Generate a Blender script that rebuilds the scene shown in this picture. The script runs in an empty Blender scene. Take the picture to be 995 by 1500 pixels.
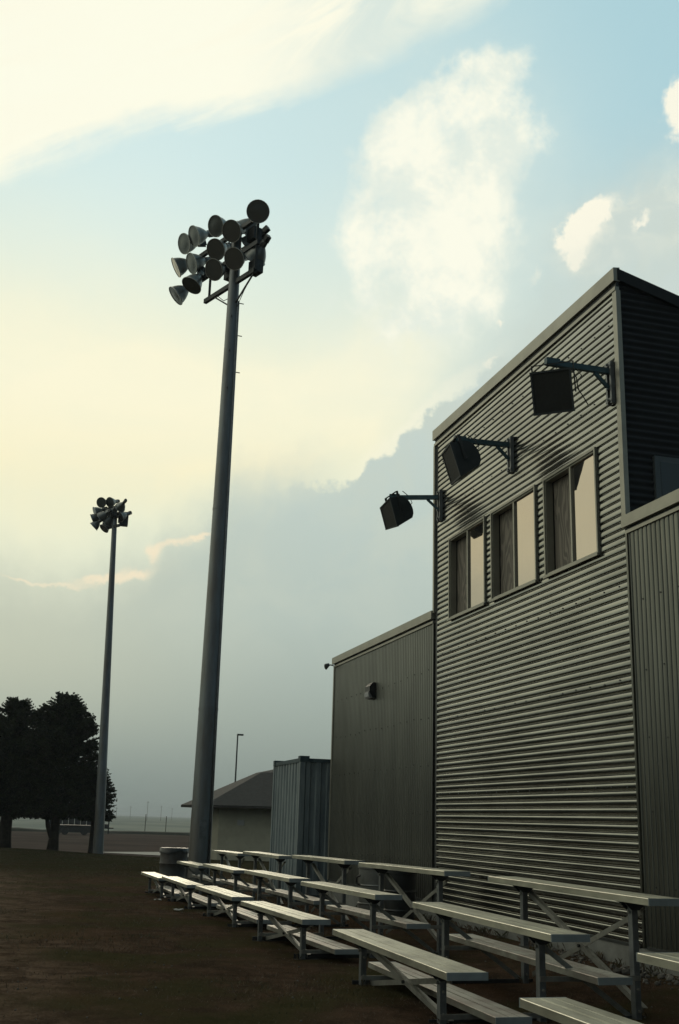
import bpy, bmesh, math, random
from math import radians, sin, cos, pi, sqrt
from mathutils import Vector, Matrix, Euler, noise

scene = bpy.context.scene
COL = scene.collection
random.seed(7)

# ------------------------------------------------------------------ camera
R2 = Vector((0.27509615, 0.96099250, 0.02855737))
U2 = Vector((0.25293153, -0.10099801, 0.96219803))
FW = Vector((-0.92754933, 0.25747391, 0.27084946))
cd = bpy.data.cameras.new('camera')
cam = bpy.data.objects.new('camera', cd)
COL.objects.link(cam)
m3 = Matrix((R2, U2, -FW)).transposed()
cam.matrix_world = Matrix.Translation((0, 0, 1.2)) @ m3.to_4x4()
cd.sensor_fit = 'VERTICAL'
cd.sensor_height = 24.0
cd.sensor_width = 24.0
cd.lens = 24.0 * 1610.0 / 1500.0
cd.clip_start = 0.05
cd.clip_end = 20000
scene.camera = cam

# ------------------------------------------------------------------ view
scene.view_settings.view_transform = 'Standard'
scene.view_settings.look = 'None'
scene.view_settings.exposure = 0.0
scene.view_settings.gamma = 1.0
scene.view_settings.use_curve_mapping = False
try:
    scene.cycles.max_bounces = 6
    scene.cycles.diffuse_bounces = 3
    scene.cycles.volume_bounces = 0
except Exception:
    pass


def lin(r, g, b):
    f = lambda c: (c / 255 / 12.92) if c / 255 <= 0.04045 else ((c / 255 + 0.055) / 1.055) ** 2.4
    return (f(r), f(g), f(b), 1.0)


# ------------------------------------------------------------------ shader maths helper
class G:
    """little expression builder over a node tree"""
    def __init__(s, nt):
        s.nt = nt
        s.n = 0

    def node(s, t, **k):
        nd = s.nt.nodes.new(t)
        for a, v in k.items():
            setattr(nd, a, v)
        return nd

    def put(s, sock, v):
        if isinstance(v, (int, float)):
            sock.default_value = v
        elif isinstance(v, (tuple, list)):
            sock.default_value = v
        else:
            s.nt.links.new(v, sock)

    def m(s, op, a, b=0.0, c=None, clamp=False):
        nd = s.node('ShaderNodeMath', operation=op, use_clamp=clamp)
        s.put(nd.inputs[0], a)
        s.put(nd.inputs[1], b)
        if c is not None:
            s.put(nd.inputs[2], c)
        return nd.outputs[0]

    def add(s, a, b): return s.m('ADD', a, b)
    def sub(s, a, b): return s.m('SUBTRACT', a, b)
    def mul(s, a, b): return s.m('MULTIPLY', a, b)

    def sstep(s, lo, hi, x):
        nd = s.node('ShaderNodeMapRange', interpolation_type='SMOOTHSTEP')
        s.put(nd.inputs['Value'], x)
        nd.inputs['From Min'].default_value = lo
        nd.inputs['From Max'].default_value = hi
        return nd.outputs[0]

    def mix(s, f, a, b, mode='MIX'):
        nd = s.node('ShaderNodeMix', data_type='RGBA', blend_type=mode)
        s.put(nd.inputs[0], f)
        s.put(nd.inputs[6], a)
        s.put(nd.inputs[7], b)
        return nd.outputs[2]

    def noise(s, vec, scale, detail=4, rough=0.55, dist=0.0):
        nd = s.node('ShaderNodeTexNoise')
        s.put(nd.inputs['Vector'], vec)
        nd.inputs['Scale'].default_value = scale
        nd.inputs['Detail'].default_value = detail
        nd.inputs['Roughness'].default_value = rough
        nd.inputs['Distortion'].default_value = dist
        return nd.outputs[0]

    def vec(s, x, y, z=0.0):
        nd = s.node('ShaderNodeCombineXYZ')
        s.put(nd.inputs[0], x); s.put(nd.inputs[1], y); s.put(nd.inputs[2], z)
        return nd.outputs[0]

    def curve(s, x, pts):
        nd = s.node('ShaderNodeFloatCurve')
        s.put(nd.inputs['Value'], x)
        cm = nd.mapping
        cu = cm.curves[0]
        cm.use_clip = False
        while len(cu.points) > 2:
            cu.points.remove(cu.points[1])
        cu.points[0].location = pts[0]
        cu.points[-1].location = pts[-1]
        for p in pts[1:-1]:
            cu.points.new(*p)
        for p in cu.points:
            p.handle_type = 'VECTOR'
        cm.update()
        return nd.outputs[0]

    def ramp(s, x, stops, interp='LINEAR'):
        nd = s.node('ShaderNodeValToRGB')
        s.put(nd.inputs[0], x)
        cr = nd.color_ramp
        cr.interpolation = interp
        while len(cr.elements) > 1:
            cr.elements.remove(cr.elements[0])
        cr.elements[0].position = stops[0][0]
        cr.elements[0].color = stops[0][1]
        for p, c in stops[1:]:
            e = cr.elements.new(p)
            e.color = c
        return nd.outputs[0]


# ------------------------------------------------------------------ world: evening sky with thunder cloud
SUN_AZ = radians(175)     # direction towards the sun, measured from +X towards +Y
SUN_EL = radians(19)
world = bpy.data.worlds.new('World')
scene.world = world
world.use_nodes = True
nt = world.node_tree
nt.nodes.clear()
g = G(nt)
tc = g.node('ShaderNodeTexCoord')
D = tc.outputs['Generated']
sx = g.node('ShaderNodeSeparateXYZ')
nt.links.new(D, sx.inputs[0])
X, Y, Z = sx.outputs
K = 57.29578
u = g.mul(g.m('ARCTAN2', Y, g.mul(X, -1.0)), K)          # degrees to the right of the -X axis
v = g.mul(g.m('ARCSINE', Z), K)                            # elevation in degrees

# warped coordinates
n1 = g.sub(g.noise(D, 5.0, 5, 0.6), 0.5)
n2 = g.sub(g.noise(g.vec(g.add(X, 7.3), Y, g.add(Z, 2.1)), 5.0, 5, 0.6), 0.5)
nf1 = g.sub(g.noise(D, 26.0, 4, 0.6), 0.5)
nf2 = g.sub(g.noise(g.vec(X, g.add(Y, 5.3), g.add(Z, 1.7)), 26.0, 4, 0.6), 0.5)
uw = g.add(u, g.add(g.mul(n1, 4.0), g.mul(nf1, 1.6)))
vw = g.add(v, g.add(g.mul(n2, 4.0), g.mul(nf2, 1.6)))


def blob(cu, cv, ru, rv, rot=0.0, uu=None, vv=None):
    uu = uw if uu is None else uu
    vv = vw if vv is None else vv
    du = g.sub(uu, cu)
    dv = g.sub(vv, cv)
    c, s_ = cos(radians(rot)), sin(radians(rot))
    a = g.mul(g.add(g.mul(du, c), g.mul(dv, s_)), 1.0 / ru)
    b = g.mul(g.add(g.mul(du, -s_), g.mul(dv, c)), 1.0 / rv)
    r2 = g.add(g.mul(a, a), g.mul(b, b))
    return g.m('EXPONENT', g.mul(r2, -1.0))


def blobs(lst, uu=None, vv=None):
    t = None
    for e in lst:
        amp = e[5] if len(e) > 5 else 1.0
        b = g.mul(blob(*e[:5], uu=uu, vv=vv), amp)
        t = b if t is None else g.add(t, b)
    return t


# physical clear sky underneath
sky = g.node('ShaderNodeTexSky')
sky.sky_type = 'NISHITA'
sky.sun_disc = False
sky.sun_elevation = SUN_EL
sky.sun_rotation = radians(90) - SUN_AZ
sky.air_density = 1.0
sky.dust_density = 2.0
clear = g.mix(g.sstep(0, 34, u), lin(207, 232, 231), lin(174, 211, 219))
skys = g.node('ShaderNodeVectorMath', operation='SCALE')
nt.links.new(sky.outputs[0], skys.inputs[0])
skys.inputs['Scale'].default_value = 0.1
clear = g.mix(0.05, clear, skys.outputs[0])
clear = g.mix(g.mul(g.sstep(34, 20, v), g.sstep(34, 14, u)), clear, lin(232, 238, 214))
clear = g.mix(g.mul(g.sstep(36, 24, v), g.sstep(14, 34, u)), clear, lin(188, 206, 202))

# yellow glow over the storm cloud
gl = blobs([(3.0, 20.3, 11.0, 4.6, 0, 1.0), (12, 20.4, 7.0, 2.8, 5, .85), (18.0, 24.1, 4.2, 2.2, 25, .85),
            (-18, 19, 16, 9, 0, 1.0)])
glow = g.m('MINIMUM', g.mul(gl, 1.15), 1.0)
gn = g.noise(g.vec(g.mul(u, .09), g.mul(v, .22), 5.0), 1.0, 5, .6, .5)
glow = g.mul(glow, g.add(.72, g.mul(g.sstep(.3, .7, gn), .28)))
col = g.mix(g.mul(glow, .95), clear, g.mix(g.sstep(22, 15, v), lin(254, 249, 218), lin(252, 243, 203)))

# tall soft cloud in the middle of the sky
cc = blobs([(25.2, 34.8, 3.6, 3.0, 0, .3), (23.0, 30.0, 3.0, 2.6, 0, .2), (17.0, 30.0, 2.2, 2.4, 0, .4), (17.5, 26.5, 3.0, 2.2, 0, .4), (22.5, 27.0, 3.0, 2.4, 0, .4), (17.6, 34.7, 3.0, 1.5, 20, 1.0), (19.9, 35.0, 3.0, 1.8, 20, .9), (23.1, 37.0, 2.3, 1.2, 10, .85),
            (26.0, 37.4, 2.2, .9, 20, .55), (22.4, 34.8, 3.2, 2.0, 0, .75), (19.1, 32.2, 3.0, 2.0, 0, .7),
            (22.0, 32.0, 3.0, 2.4, 0, .65), (18.6, 30.0, 2.6, 2.4, 0, .75), (21.3, 29.6, 3.6, 2.5, 10, .8),
            (19.5, 26.6, 4.5, 2.6, 0, .9), (24.8, 33.5, 3.0, 3.0, 0, .35)])
cn = g.noise(D, 12.0, 9, 0.64, 0.12)
cn2 = g.noise(g.vec(X, Y, g.mul(Z, .6)), 42.0, 6, 0.62, 0.4)
cc = g.m('MINIMUM', cc, 1.25)
ccm = g.sstep(-0.12, 0.62, g.sub(g.mul(cc, .95), g.add(.62, g.add(g.mul(g.sub(cn, .5), -2.1), g.mul(g.sub(cn2, .5), -.7)))))
veil = g.m('MINIMUM', g.mul(blobs([(22.3, 31.8, 7.4, 6.8, 0, .7), (19.5, 26.5, 7.0, 3.5, 0, .6)]), g.add(.4, cn)), 1.0)
col = g.mix(g.mul(veil, .8), col, lin(228, 238, 226))
ccol = g.mix(g.sstep(0.40, 0.60, g.noise(g.vec(X, g.add(Y, .02), g.mul(Z, 1.2)), 14.0, 9, .64, .15)), lin(231, 239, 227), lin(255, 254, 235))
col = g.mix(g.mul(ccm, .93), col, ccol)


# big bright anvil at the upper left, edge given by a contour u -> v
def contour(pts, lo=-20.0, hi=50.0, top=60.0):
    un = g.m('DIVIDE', g.sub(uw2, lo), hi - lo, clamp=True)
    p = [((a - lo) / (hi - lo), b / top) for a, b in pts]
    p = [(0.0, p[0][1])] + p + [(1.0, p[-1][1])]
    return g.mul(g.curve(un, p), top)


uw2 = g.add(u, g.add(g.mul(n1, 2.0), g.mul(nf1, 1.2)))
vw2 = g.add(v, g.add(g.mul(n2, 1.6), g.mul(nf2, 1.0)))
top_pts = [(-16, 26.0), (-7.6, 28.7), (-4.3, 30.5), (-2.0, 31.7), (1.0, 32.9), (4.4, 34.1), (8.0, 34.9), (10.8, 35.7),
           (12.8, 36.3), (15.7, 37.2), (17.3, 37.7), (19.8, 38.4), (22.7, 39.3), (25.4, 40.6), (29.4, 43.0), (40, 50.0)]
dtop = g.sub(vw2, contour(top_pts))
# streaky texture running along the diagonal
ca, sa = cos(radians(22)), sin(radians(22))
al = g.add(g.mul(u, ca), g.mul(v, sa))
ac = g.add(g.mul(u, -sa), g.mul(v, ca))
streak = g.noise(g.vec(g.mul(al, 0.07), g.mul(ac, 0.42), 1.0), 1.0, 6, 0.62, 0.7)
tm = g.sstep(-0.35, 1.3, g.add(dtop, g.mul(g.sub(streak, .5), 3.0)))
tm = g.mul(tm, g.sstep(80, 40, u))
thin = g.mul(g.sstep(8, 17, u), g.sstep(0.36, 0.62, streak))
tcol = g.mix(g.mul(thin, .85), lin(255, 254, 233), lin(214, 229, 222))
core = g.sstep(0.62, 0.25, streak)
tcol = g.mix(g.mul(core, .25), tcol, lin(255, 247, 222))
col = g.mix(g.mul(tm, .97), col, tcol)

# small cumulus puffs on the right
nq1 = g.sub(g.noise(D, 60.0, 5, 0.65), 0.5)
nq2 = g.sub(g.noise(g.vec(g.add(X, 1.3), Y, g.add(Z, 4.7)), 60.0, 5, 0.65), 0.5)
pu = g.add(u, g.add(g.mul(nf1, 2.2), g.mul(nq1, 1.3)))
pv_ = g.add(v, g.add(g.mul(nf2, 2.2), g.mul(nq2, 1.3)))
pgrey = g.m('MINIMUM', blobs([(32.5, 29.6, 4.0, 2.0, 8, 1.0), (30.4, 28.9, 2.4, 1.5, 0, .8), (36, 31, 3, 2.5, 0, .6)], uu=pu, vv=pv_), 1.0)
col = g.mix(g.mul(pgrey, .85), col, g.mix(g.sstep(.4, .62, g.noise(D, 22.0, 6, .6, .4)), lin(209, 219, 210), lin(228, 232, 217)))
pf = blobs([(28.4, 29.6, .62, .65, 0, 1.3), (28.8, 28.75, .55, .62, 10, 1.25), (29.3, 30.1, .95, .48, 38, 1.15), (30.2, 30.6, 1.0, .42, 20, .85), (29.8, 29.4, .9, .7, 0, .5),
            (32.25, 29.95, .62, .38, 15, .95), (34.7, 34.2, .75, .8, 0, 1.2), (34.6, 35.3, .6, .5, 0, 1.1), (35.4, 35.9, .9, .6, 0, 1.1),
            (24.2, 25.3, .24, .3, 0, .85), (23.6, 23.6, .5, .2, 10, .7), (26.3, 27.7, .8, .36, 60, .5)], uu=pu, vv=pv_)
pfm = g.sstep(0.2, 1.0, pf)
col = g.mix(g.mul(pfm, .95), col, lin(254, 250, 230))

# storm cloud
st_pts = [(-16, 11.0), (-1.9, 11.4), (1.5, 10.9), (4.6, 11.9), (5.8, 12.3), (6.3, 13.3), (8.3, 14.1), (9.0, 15.0), (9.8, 16.4),
          (12.6, 16.8), (13.3, 17.3), (14.4, 17.4), (15.5, 17.0), (16.4, 17.9), (17.0, 18.9), (18.3, 19.2), (19.2, 20.3),
          (20.7, 21.5), (23.0, 23.0), (25.3, 24.4), (28.0, 26.6), (30.6, 27.6), (34, 28.5), (44, 30)]
uw2 = g.add(u, g.add(g.mul(n1, 1.0), g.mul(nf1, 1.5)))
nr1 = g.sub(g.noise(D, 60.0, 5, 0.65), 0.5)
vw3 = g.add(v, g.add(g.mul(n2, 1.0), g.add(g.mul(nf2, 1.9), g.mul(nr1, 1.1))))
dst = g.sub(contour(st_pts), vw3)
soft = g.sstep(-3.2, 2.0, dst)
hard = g.sstep(-0.1, 0.4, dst)
hard_w = g.mul(g.sstep(11.5, 17, u), g.sstep(26, 20.5, u))
stm = g.add(g.mul(hard, hard_w), g.mul(soft, g.sub(1.0, hard_w)))
vn = g.m('DIVIDE', v, 40.0, clamp=True)
stc = g.ramp(vn, [(0.0, lin(128, 139, 133)), (0.04, lin(139, 150, 143)), (0.12, lin(159, 171, 162)), (0.25, lin(183, 196, 187)),
                  (0.4, lin(193, 207, 199)), (0.6, lin(204, 217, 211)), (1.0, lin(200, 214, 208))])
billow = g.noise(D, 15.0, 6, .6, .5)
stc = g.mix(g.mul(g.mul(g.sstep(.40, .66, billow), g.sstep(5, 16, v)), .38), stc, lin(205, 212, 196))
wleft = g.mul(g.mul(g.sstep(16, -3, u), g.sstep(1.0, 8.0, v)), .45)
stc = g.mix(wleft, stc, lin(216, 214, 182))
col = g.mix(stm, col, stc)
# lit fringe on the cloud tops
rim = g.mul(g.mul(g.sstep(-0.95, -0.15, dst), g.sstep(0.3, -0.05, dst)), g.mul(g.sstep(15, 18, u), g.sstep(26, 21, u)))
col = g.mix(g.mul(rim, .35), col, lin(255, 250, 226))
sk = blobs([(1.5, 11.05, 1.2, .17, 0, .8), (3.2, 11.5, 1.5, .22, 8, 1.1), (5.0, 12.0, 1.0, .36, 10, 1.2), (5.75, 13.1, .35, .55, 20, 1.1),
            (6.9, 13.75, 1.2, .25, 16, 1.1), (8.2, 14.1, .8, .16, 8, .9), (-.6, 11.2, 1.4, .13, -8, .8)],
           uu=g.add(u, g.add(g.mul(nf1, .9), g.mul(nq1, .6))), vv=g.add(v, g.add(g.mul(nf2, 1.3), g.mul(nq2, .7))))
sk = g.mul(sk, g.add(.35, g.mul(g.noise(D, 40.0, 4, .6), 1.3)))
col = g.mix(g.mul(g.sstep(.15, 1.3, sk), .8), col, lin(250, 234, 202))

# the sky darkens away from the sunset
sd = Vector((cos(radians(200)), sin(radians(200)), 0)).normalized()
dp = g.add(g.mul(X, sd.x), g.mul(Y, sd.y))
away = g.sstep(0.45, -0.55, dp)
col = g.mix(g.mul(away, .86), col, lin(58, 78, 92))
zen = g.mul(g.sstep(48, 75, v), .72)
col = g.mix(zen, col, lin(112, 140, 152))
up = g.node('ShaderNodeVectorMath', operation='SCALE')
nt.links.new(col, up.inputs[0])
up.inputs['Scale'].default_value = 10.0
bg = g.node('ShaderNodeBackground')
nt.links.new(up.outputs[0], bg.inputs['Color'])
bg.inputs['Strength'].default_value = 0.1
out = g.node('ShaderNodeOutputWorld')
nt.links.new(bg.outputs[0], out.inputs['Surface'])

# ------------------------------------------------------------------ sun behind thin cloud
sl = bpy.data.lights.new('sun', 'SUN')
sl.energy = 0.5
sl.angle = radians(14)
sl.color = (1.0, .86, .66)
so = bpy.data.objects.new('sun', sl)
COL.objects.link(so)
sdir = Vector((cos(SUN_AZ) * cos(SUN_EL), sin(SUN_AZ) * cos(SUN_EL), sin(SUN_EL)))
so.rotation_euler = (-sdir).to_track_quat('-Z', 'Y').to_euler()
so.location = sdir * 50


# ------------------------------------------------------------------ materials
def mat(name, base, rough=.6, metal=0.0, var=.0, vscale=4.0, bump=0.0, bscale=40.0, spec=None, col2=None, stretch=(1, 1, 1)):
    m = bpy.data.materials.new(name)
    m.use_nodes = True
    t = m.node_tree
    h = G(t)
    b = t.nodes['Principled BSDF']
    b.inputs['Roughness'].default_value = rough
    b.inputs['Metallic'].default_value = metal
    if spec is not None:
        b.inputs['Specular IOR Level'].default_value = spec
    tc = h.node('ShaderNodeTexCoord')
    mp = h.node('ShaderNodeMapping')
    mp.inputs['Scale'].default_value = stretch
    t.links.new(tc.outputs['Object'], mp.inputs[0])
    P = mp.outputs[0]
    c1 = (*base, 1)
    if var > 0 or col2:
        c2 = (*col2, 1) if col2 else tuple(max(0, x * (1 - var)) for x in base) + (1,)
        f = h.sstep(.35, .65, h.noise(P, vscale, 6, .65))
        t.links.new(h.mix(f, c1, c2), b.inputs['Base Color'])
        rr = h.add(rough - .06, h.mul(h.noise(P, vscale * 2.3, 4), .14))
        t.links.new(rr, b.inputs['Roughness'])
    else:
        b.inputs['Base Color'].default_value = c1
    if bump > 0:
        bp = h.node('ShaderNodeBump')
        bp.inputs['Strength'].default_value = bump
        bp.inputs['Distance'].default_value = .01
        t.links.new(h.noise(P, bscale, 4, .6), bp.inputs['Height'])
        t.links.new(bp.outputs[0], b.inputs['Normal'])
    return m


M = {}
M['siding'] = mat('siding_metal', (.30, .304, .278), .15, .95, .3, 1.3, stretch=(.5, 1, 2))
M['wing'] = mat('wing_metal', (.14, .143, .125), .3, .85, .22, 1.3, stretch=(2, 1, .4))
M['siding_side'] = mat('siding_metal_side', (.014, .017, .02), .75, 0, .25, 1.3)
M['trim'] = mat('trim_metal', (.35, .34, .285), .42, .55, .18, 2.0)
M['concrete'] = mat('concrete', (.2, .205, .19), .9, 0, .3, 3.0, .4, 30)
M['alu'] = mat('aluminium_plank', (.56, .555, .46), .42, .8, .36, 5.0, .15, 90, stretch=(.35, 1, 1))
M['alu_worn'] = mat('aluminium_footboard', (.45, .45, .4), .5, .75, 0, 6.0, .2, 90, col2=(.3, .27, .24), stretch=(.5, 1, 1))
M['cap'] = mat('end_cap_grey', (.3, .34, .35), .55, .3, .15, 8)
M['galv'] = mat('galvanised_steel', (.2, .215, .22), .5, .6, .3, 7.0)
M['brace'] = mat('galvanised_brace', (.36, .36, .33), .45, .7, .3, 9.0)
M['pole'] = mat('pole_steel', (.2, .225, .235), .42, .6, 0, 1.1, .15, 12, col2=(.15, .145, .135), stretch=(2, 2, .35))
M['dark'] = mat('dark_steel', (.05, .055, .055), .5, .4, .3, 8)
M['rimm'] = mat('lamp_rim', (.45, .45, .41), .4, .6)
M['refl'] = mat('lamp_shell', (.22, .235, .225), .38, .7, .25, 5)
M['teal'] = mat('teal_bracket', (.05, .1, .115), .5, .3, .25, 9)
M['speaker'] = mat('speaker_shell', (.035, .045, .048), .55, 0, .25, 6)
M['grille'] = mat('speaker_grille', (.022, .024, .022), .7, .2, .2, 30, .3, 200)
M['frame'] = mat('window_frame', (.3, .295, .25), .4, .6, .1, 6)
M['black'] = mat('black_plastic', (.012, .014, .014), .45)
M['drum'] = mat('drum_grey', (.06, .065, .062), .6, .2, 0, 4, col2=(.045, .036, .03))
M['contain'] = mat('container_paint', (.21, .25, .26), .5, .1, 0, 3.0, .1, 20, col2=(.14, .175, .19), stretch=(3, 3, .6))
M['contain_frame'] = mat('container_frame', (.05, .085, .1), .55, .1, .3, 5)
M['shedwall'] = mat('shed_wall', (.38, .37, .29), .85, 0, .15, 1.5, .2, 8)
M['shingle'] = mat('shingle_brown', (.030, .029, .027), .9, 0, .4, 5, .5, 10)
M['bark'] = mat('bark', (.05, .038, .028), .95, 0, .4, 6, .8, 14)
M['rock'] = mat('rock', (.13, .12, .105), .9, 0, .5, 7, .5, 25)
M['grey_sign'] = mat('sign_grey', (.35, .36, .36), .6)
M['white'] = mat('pale_litter', (.28, .28, .26), .7, 0, .2, 9)
M['truck'] = mat('truck_paint', (.012, .014, .017), .5, .1, .3, 2)
M['rubber'] = mat('rubber', (.015, .015, .015), .85)
M['lane'] = mat('gravel_lane', (.3, .285, .25), .95, 0, .25, .6)
M['wood'] = mat('pole_wood', (.09, .07, .055), .9, 0, .3, 2)

# plywood boards with a strong grain
m = bpy.data.materials.new('plywood'); m.use_nodes = True; M['ply'] = m
h = G(m.node_tree)
b = m.node_tree.nodes['Principled BSDF']
tc = h.node('ShaderNodeTexCoord')
sp = h.node('ShaderNodeSeparateXYZ'); m.node_tree.links.new(tc.outputs['Object'], sp.inputs[0])
P = h.vec(h.mul(sp.outputs[0], 2.6), h.mul(sp.outputs[2], .75), 3.0)
nn = h.noise(P, 1.25, 2, .45, .3)
rings = h.m('SINE', h.mul(nn, 95.0))
f = h.sstep(-.5, .9, rings)
m.node_tree.links.new(h.mix(f, (.12, .108, .088, 1), (.22, .195, .16, 1)), b.inputs['Base Color'])
b.inputs['Roughness'].default_value = .75

# reflective dark window glass
m = bpy.data.materials.new('window_glass'); m.use_nodes = True; M['glass'] = m
t = m.node_tree; t.nodes.clear(); h = G(t)
gl_ = h.node('ShaderNodeBsdfGlossy'); gl_.inputs['Color'].default_value = (.76, .68, .60, 1); gl_.inputs['Roughness'].default_value = .015
df = h.node('ShaderNodeBsdfDiffuse'); df.inputs['Color'].default_value = (.03, .03, .028, 1)
mx = h.node('ShaderNodeMixShader')
lw = h.node('ShaderNodeLayerWeight'); lw.inputs['Blend'].default_value = .5
t.links.new(h.add(.55, h.mul(lw.outputs['Fresnel'], .4)), mx.inputs[0])
t.links.new(df.outputs[0], mx.inputs[1]); t.links.new(gl_.outputs[0], mx.inputs[2])
tc = h.node('ShaderNodeTexCoord')
bp = h.node('ShaderNodeBump'); bp.inputs['Strength'].default_value = .08; bp.inputs['Distance'].default_value = .01
t.links.new(h.noise(tc.outputs['Object'], 2.2, 2, .5), bp.inputs['Height']); t.links.new(bp.outputs[0], gl_.inputs['Normal'])
dust = h.mix(h.sstep(.35, .7, h.noise(tc.outputs['Object'], 3.0, 5, .6)), (.03, .03, .028, 1), (.10, .095, .08, 1))
t.links.new(dust, df.inputs['Color'])
o_ = h.node('ShaderNodeOutputMaterial'); t.links.new(mx.outputs[0], o_.inputs[0])

# lamp lens
m = bpy.data.materials.new('lamp_lens'); m.use_nodes = True; M['lens'] = m
b = m.node_tree.nodes['Principled BSDF']
b.inputs['Base Color'].default_value = (.16, .17, .16, 1)
b.inputs['Metallic'].default_value = .55
b.inputs['Roughness'].default_value = .22


# ------------------------------------------------------------------ mesh helpers
def link(o, parent=None):
    COL.objects.link(o)
    if parent is not None:
        o.parent = parent
    return o


def obj(name, bm, m, parent=None, smooth=False, bevel=0.0):
    me = bpy.data.meshes.new(name)
    if bevel > 0:
        bmesh.ops.bevel(bm, geom=[e for e in bm.edges if e.calc_face_angle(0) > .6], offset=bevel, segments=1, affect='EDGES')
    bmesh.ops.recalc_face_normals(bm, faces=bm.faces)
    bm.to_mesh(me)
    bm.free()
    for k in (m if isinstance(m, (list, tuple)) else [m]):
        me.materials.append(k)
    if smooth:
        for p in me.polygons:
            p.use_smooth = True
        if smooth == 'auto':
            try:
                me.set_sharp_from_angle(angle=radians(35))
            except Exception:
                pass
    o = bpy.data.objects.new(name, me)
    return link(o, parent)


def empty(name, loc=(0, 0, 0), rz=0.0):
    o = bpy.data.objects.new(name, None)
    o.location = loc
    o.rotation_euler = (0, 0, rz)
    o.empty_display_size = .2
    return link(o)


def tag(o, label=None, cat=None, group=None, kind=None):
    if label: o['label'] = label
    if cat: o['category'] = cat
    if group: o['group'] = group
    if kind: o['kind'] = kind
    return o


def box(bm, x0, x1, y0, y1, z0, z1, mi=0):
    vs = [bm.verts.new(p) for p in [(x0, y0, z0), (x1, y0, z0), (x1, y1, z0), (x0, y1, z0), (x0, y0, z1), (x1, y0, z1), (x1, y1, z1), (x0, y1, z1)]]
    for f in [(0, 3, 2, 1), (4, 5, 6, 7), (0, 1, 5, 4), (1, 2, 6, 5), (2, 3, 7, 6), (3, 0, 4, 7)]:
        bm.faces.new([vs[i] for i in f]).material_index = mi


def NB(): return bmesh.new()


def boxo(name, dims, m, parent=None, bevel=0.0):
    bm = NB()
    box(bm, *dims)
    return obj(name, bm, m, parent, bevel=bevel)


def bar(bm, a, b_, w, d=None, upv=(0, 0, 1)):
    """rectangular bar from a to b"""
    a, b_ = Vector(a), Vector(b_)
    d = d or w
    ax = (b_ - a).normalized()
    upv = Vector(upv)
    if abs(ax.dot(upv)) > .95:
        upv = Vector((0, 1, 0))
    s = ax.cross(upv).normalized() * w / 2
    t_ = s.normalized().cross(ax).normalized() * d / 2
    vs = []
    for p in (a, b_):
        for i, j in ((-1, -1), (1, -1), (1, 1), (-1, 1)):
            vs.append(bm.verts.new(p + s * i + t_ * j))
    for f in [(0, 1, 2, 3), (7, 6, 5, 4), (0, 4, 5, 1), (1, 5, 6, 2), (2, 6, 7, 3), (3, 7, 4, 0)]:
        bm.faces.new([vs[i] for i in f])


def angle_bar(bm, a, b_, w, t_=.006, n=(0, -1, 0)):
    """L-shaped steel angle from a to b, flat flange facing n"""
    a, b_, n = Vector(a), Vector(b_), Vector(n)
    ax = (b_ - a).normalized()
    s = ax.cross(n).normalized()
    n = s.cross(ax).normalized()
    prof = [(0, 0), (w, 0), (w, t_), (t_, t_), (t_, w), (0, w)]
    rows = []
    for p in (a, b_):
        rows.append([bm.verts.new(p + s * (q[0] - w / 2) - n * q[1]) for q in prof])
    k = len(prof)
    for i in range(k):
        bm.faces.new([rows[0][i], rows[0][(i + 1) % k], rows[1][(i + 1) % k], rows[1][i]])
    bm.faces.new(rows[0]); bm.faces.new(rows[1][::-1])


def tube(bm, pts, rad, seg=12, caps=True):
    rings = []
    n = len(pts)
    pts = [Vector(p) for p in pts]
    ref = None
    for i, p in enumerate(pts):
        d = (pts[min(i + 1, n - 1)] - pts[max(i - 1, 0)]).normalized()
        if ref is None:
            ref = Vector((1, 0, 0)) if abs(d.x) < .9 else Vector((0, 1, 0))
        s = d.cross(ref).normalized()
        t_ = s.cross(d)
        ref = t_.cross(s) if False else ref
        r = rad[i] if isinstance(rad, (list, tuple)) else rad
        rings.append([bm.verts.new(p + s * r * cos(2 * pi * k / seg) + t_ * r * sin(2 * pi * k / seg)) for k in range(seg)])
    for i in range(n - 1):
        for k in range(seg):
            bm.faces.new([rings[i][k], rings[i][(k + 1) % seg], rings[i + 1][(k + 1) % seg], rings[i + 1][k]])
    if caps:
        bm.faces.new(rings[0][::-1])
        bm.faces.new(rings[-1])


def lathe(bm, prof, seg=24, mtx=None):
    """profile of (radius, z) about z"""
    rings = []
    for r, z in prof:
        if r < 1e-5:
            rings.append([bm.verts.new((0, 0, z))])
        else:
            rings.append([bm.verts.new((r * cos(2 * pi * k / seg), r * sin(2 * pi * k / seg), z)) for k in range(seg)])
    for a, b_ in zip(rings, rings[1:]):
        for k in range(seg):
            k2 = (k + 1) % seg
            if len(a) == 1 and len(b_) == 1: continue
            if len(a) == 1: bm.faces.new([a[0], b_[k], b_[k2]])
            elif len(b_) == 1: bm.faces.new([a[k], a[k2], b_[0]])
            else: bm.faces.new([a[k], a[k2], b_[k2], b_[k]])
    if mtx is not None:
        bmesh.ops.transform(bm, matrix=mtx, verts=bm.verts)


def prism(bm, poly, axis, a, b_):
    """extrude a 2-D polygon along an axis; poly in the other two coordinates"""
    def P3(p, t_):
        return {'x': (t_, p[0], p[1]), 'y': (p[0], t_, p[1]), 'z': (p[0], p[1], t_)}[axis]
    r0 = [bm.verts.new(P3(p, a)) for p in poly]
    r1 = [bm.verts.new(P3(p, b_)) for p in poly]
    k = len(poly)
    for i in range(k):
        bm.faces.new([r0[i], r0[(i + 1) % k], r1[(i + 1) % k], r1[i]])
    bm.faces.new(r0[::-1]); bm.faces.new(r1)


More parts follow.
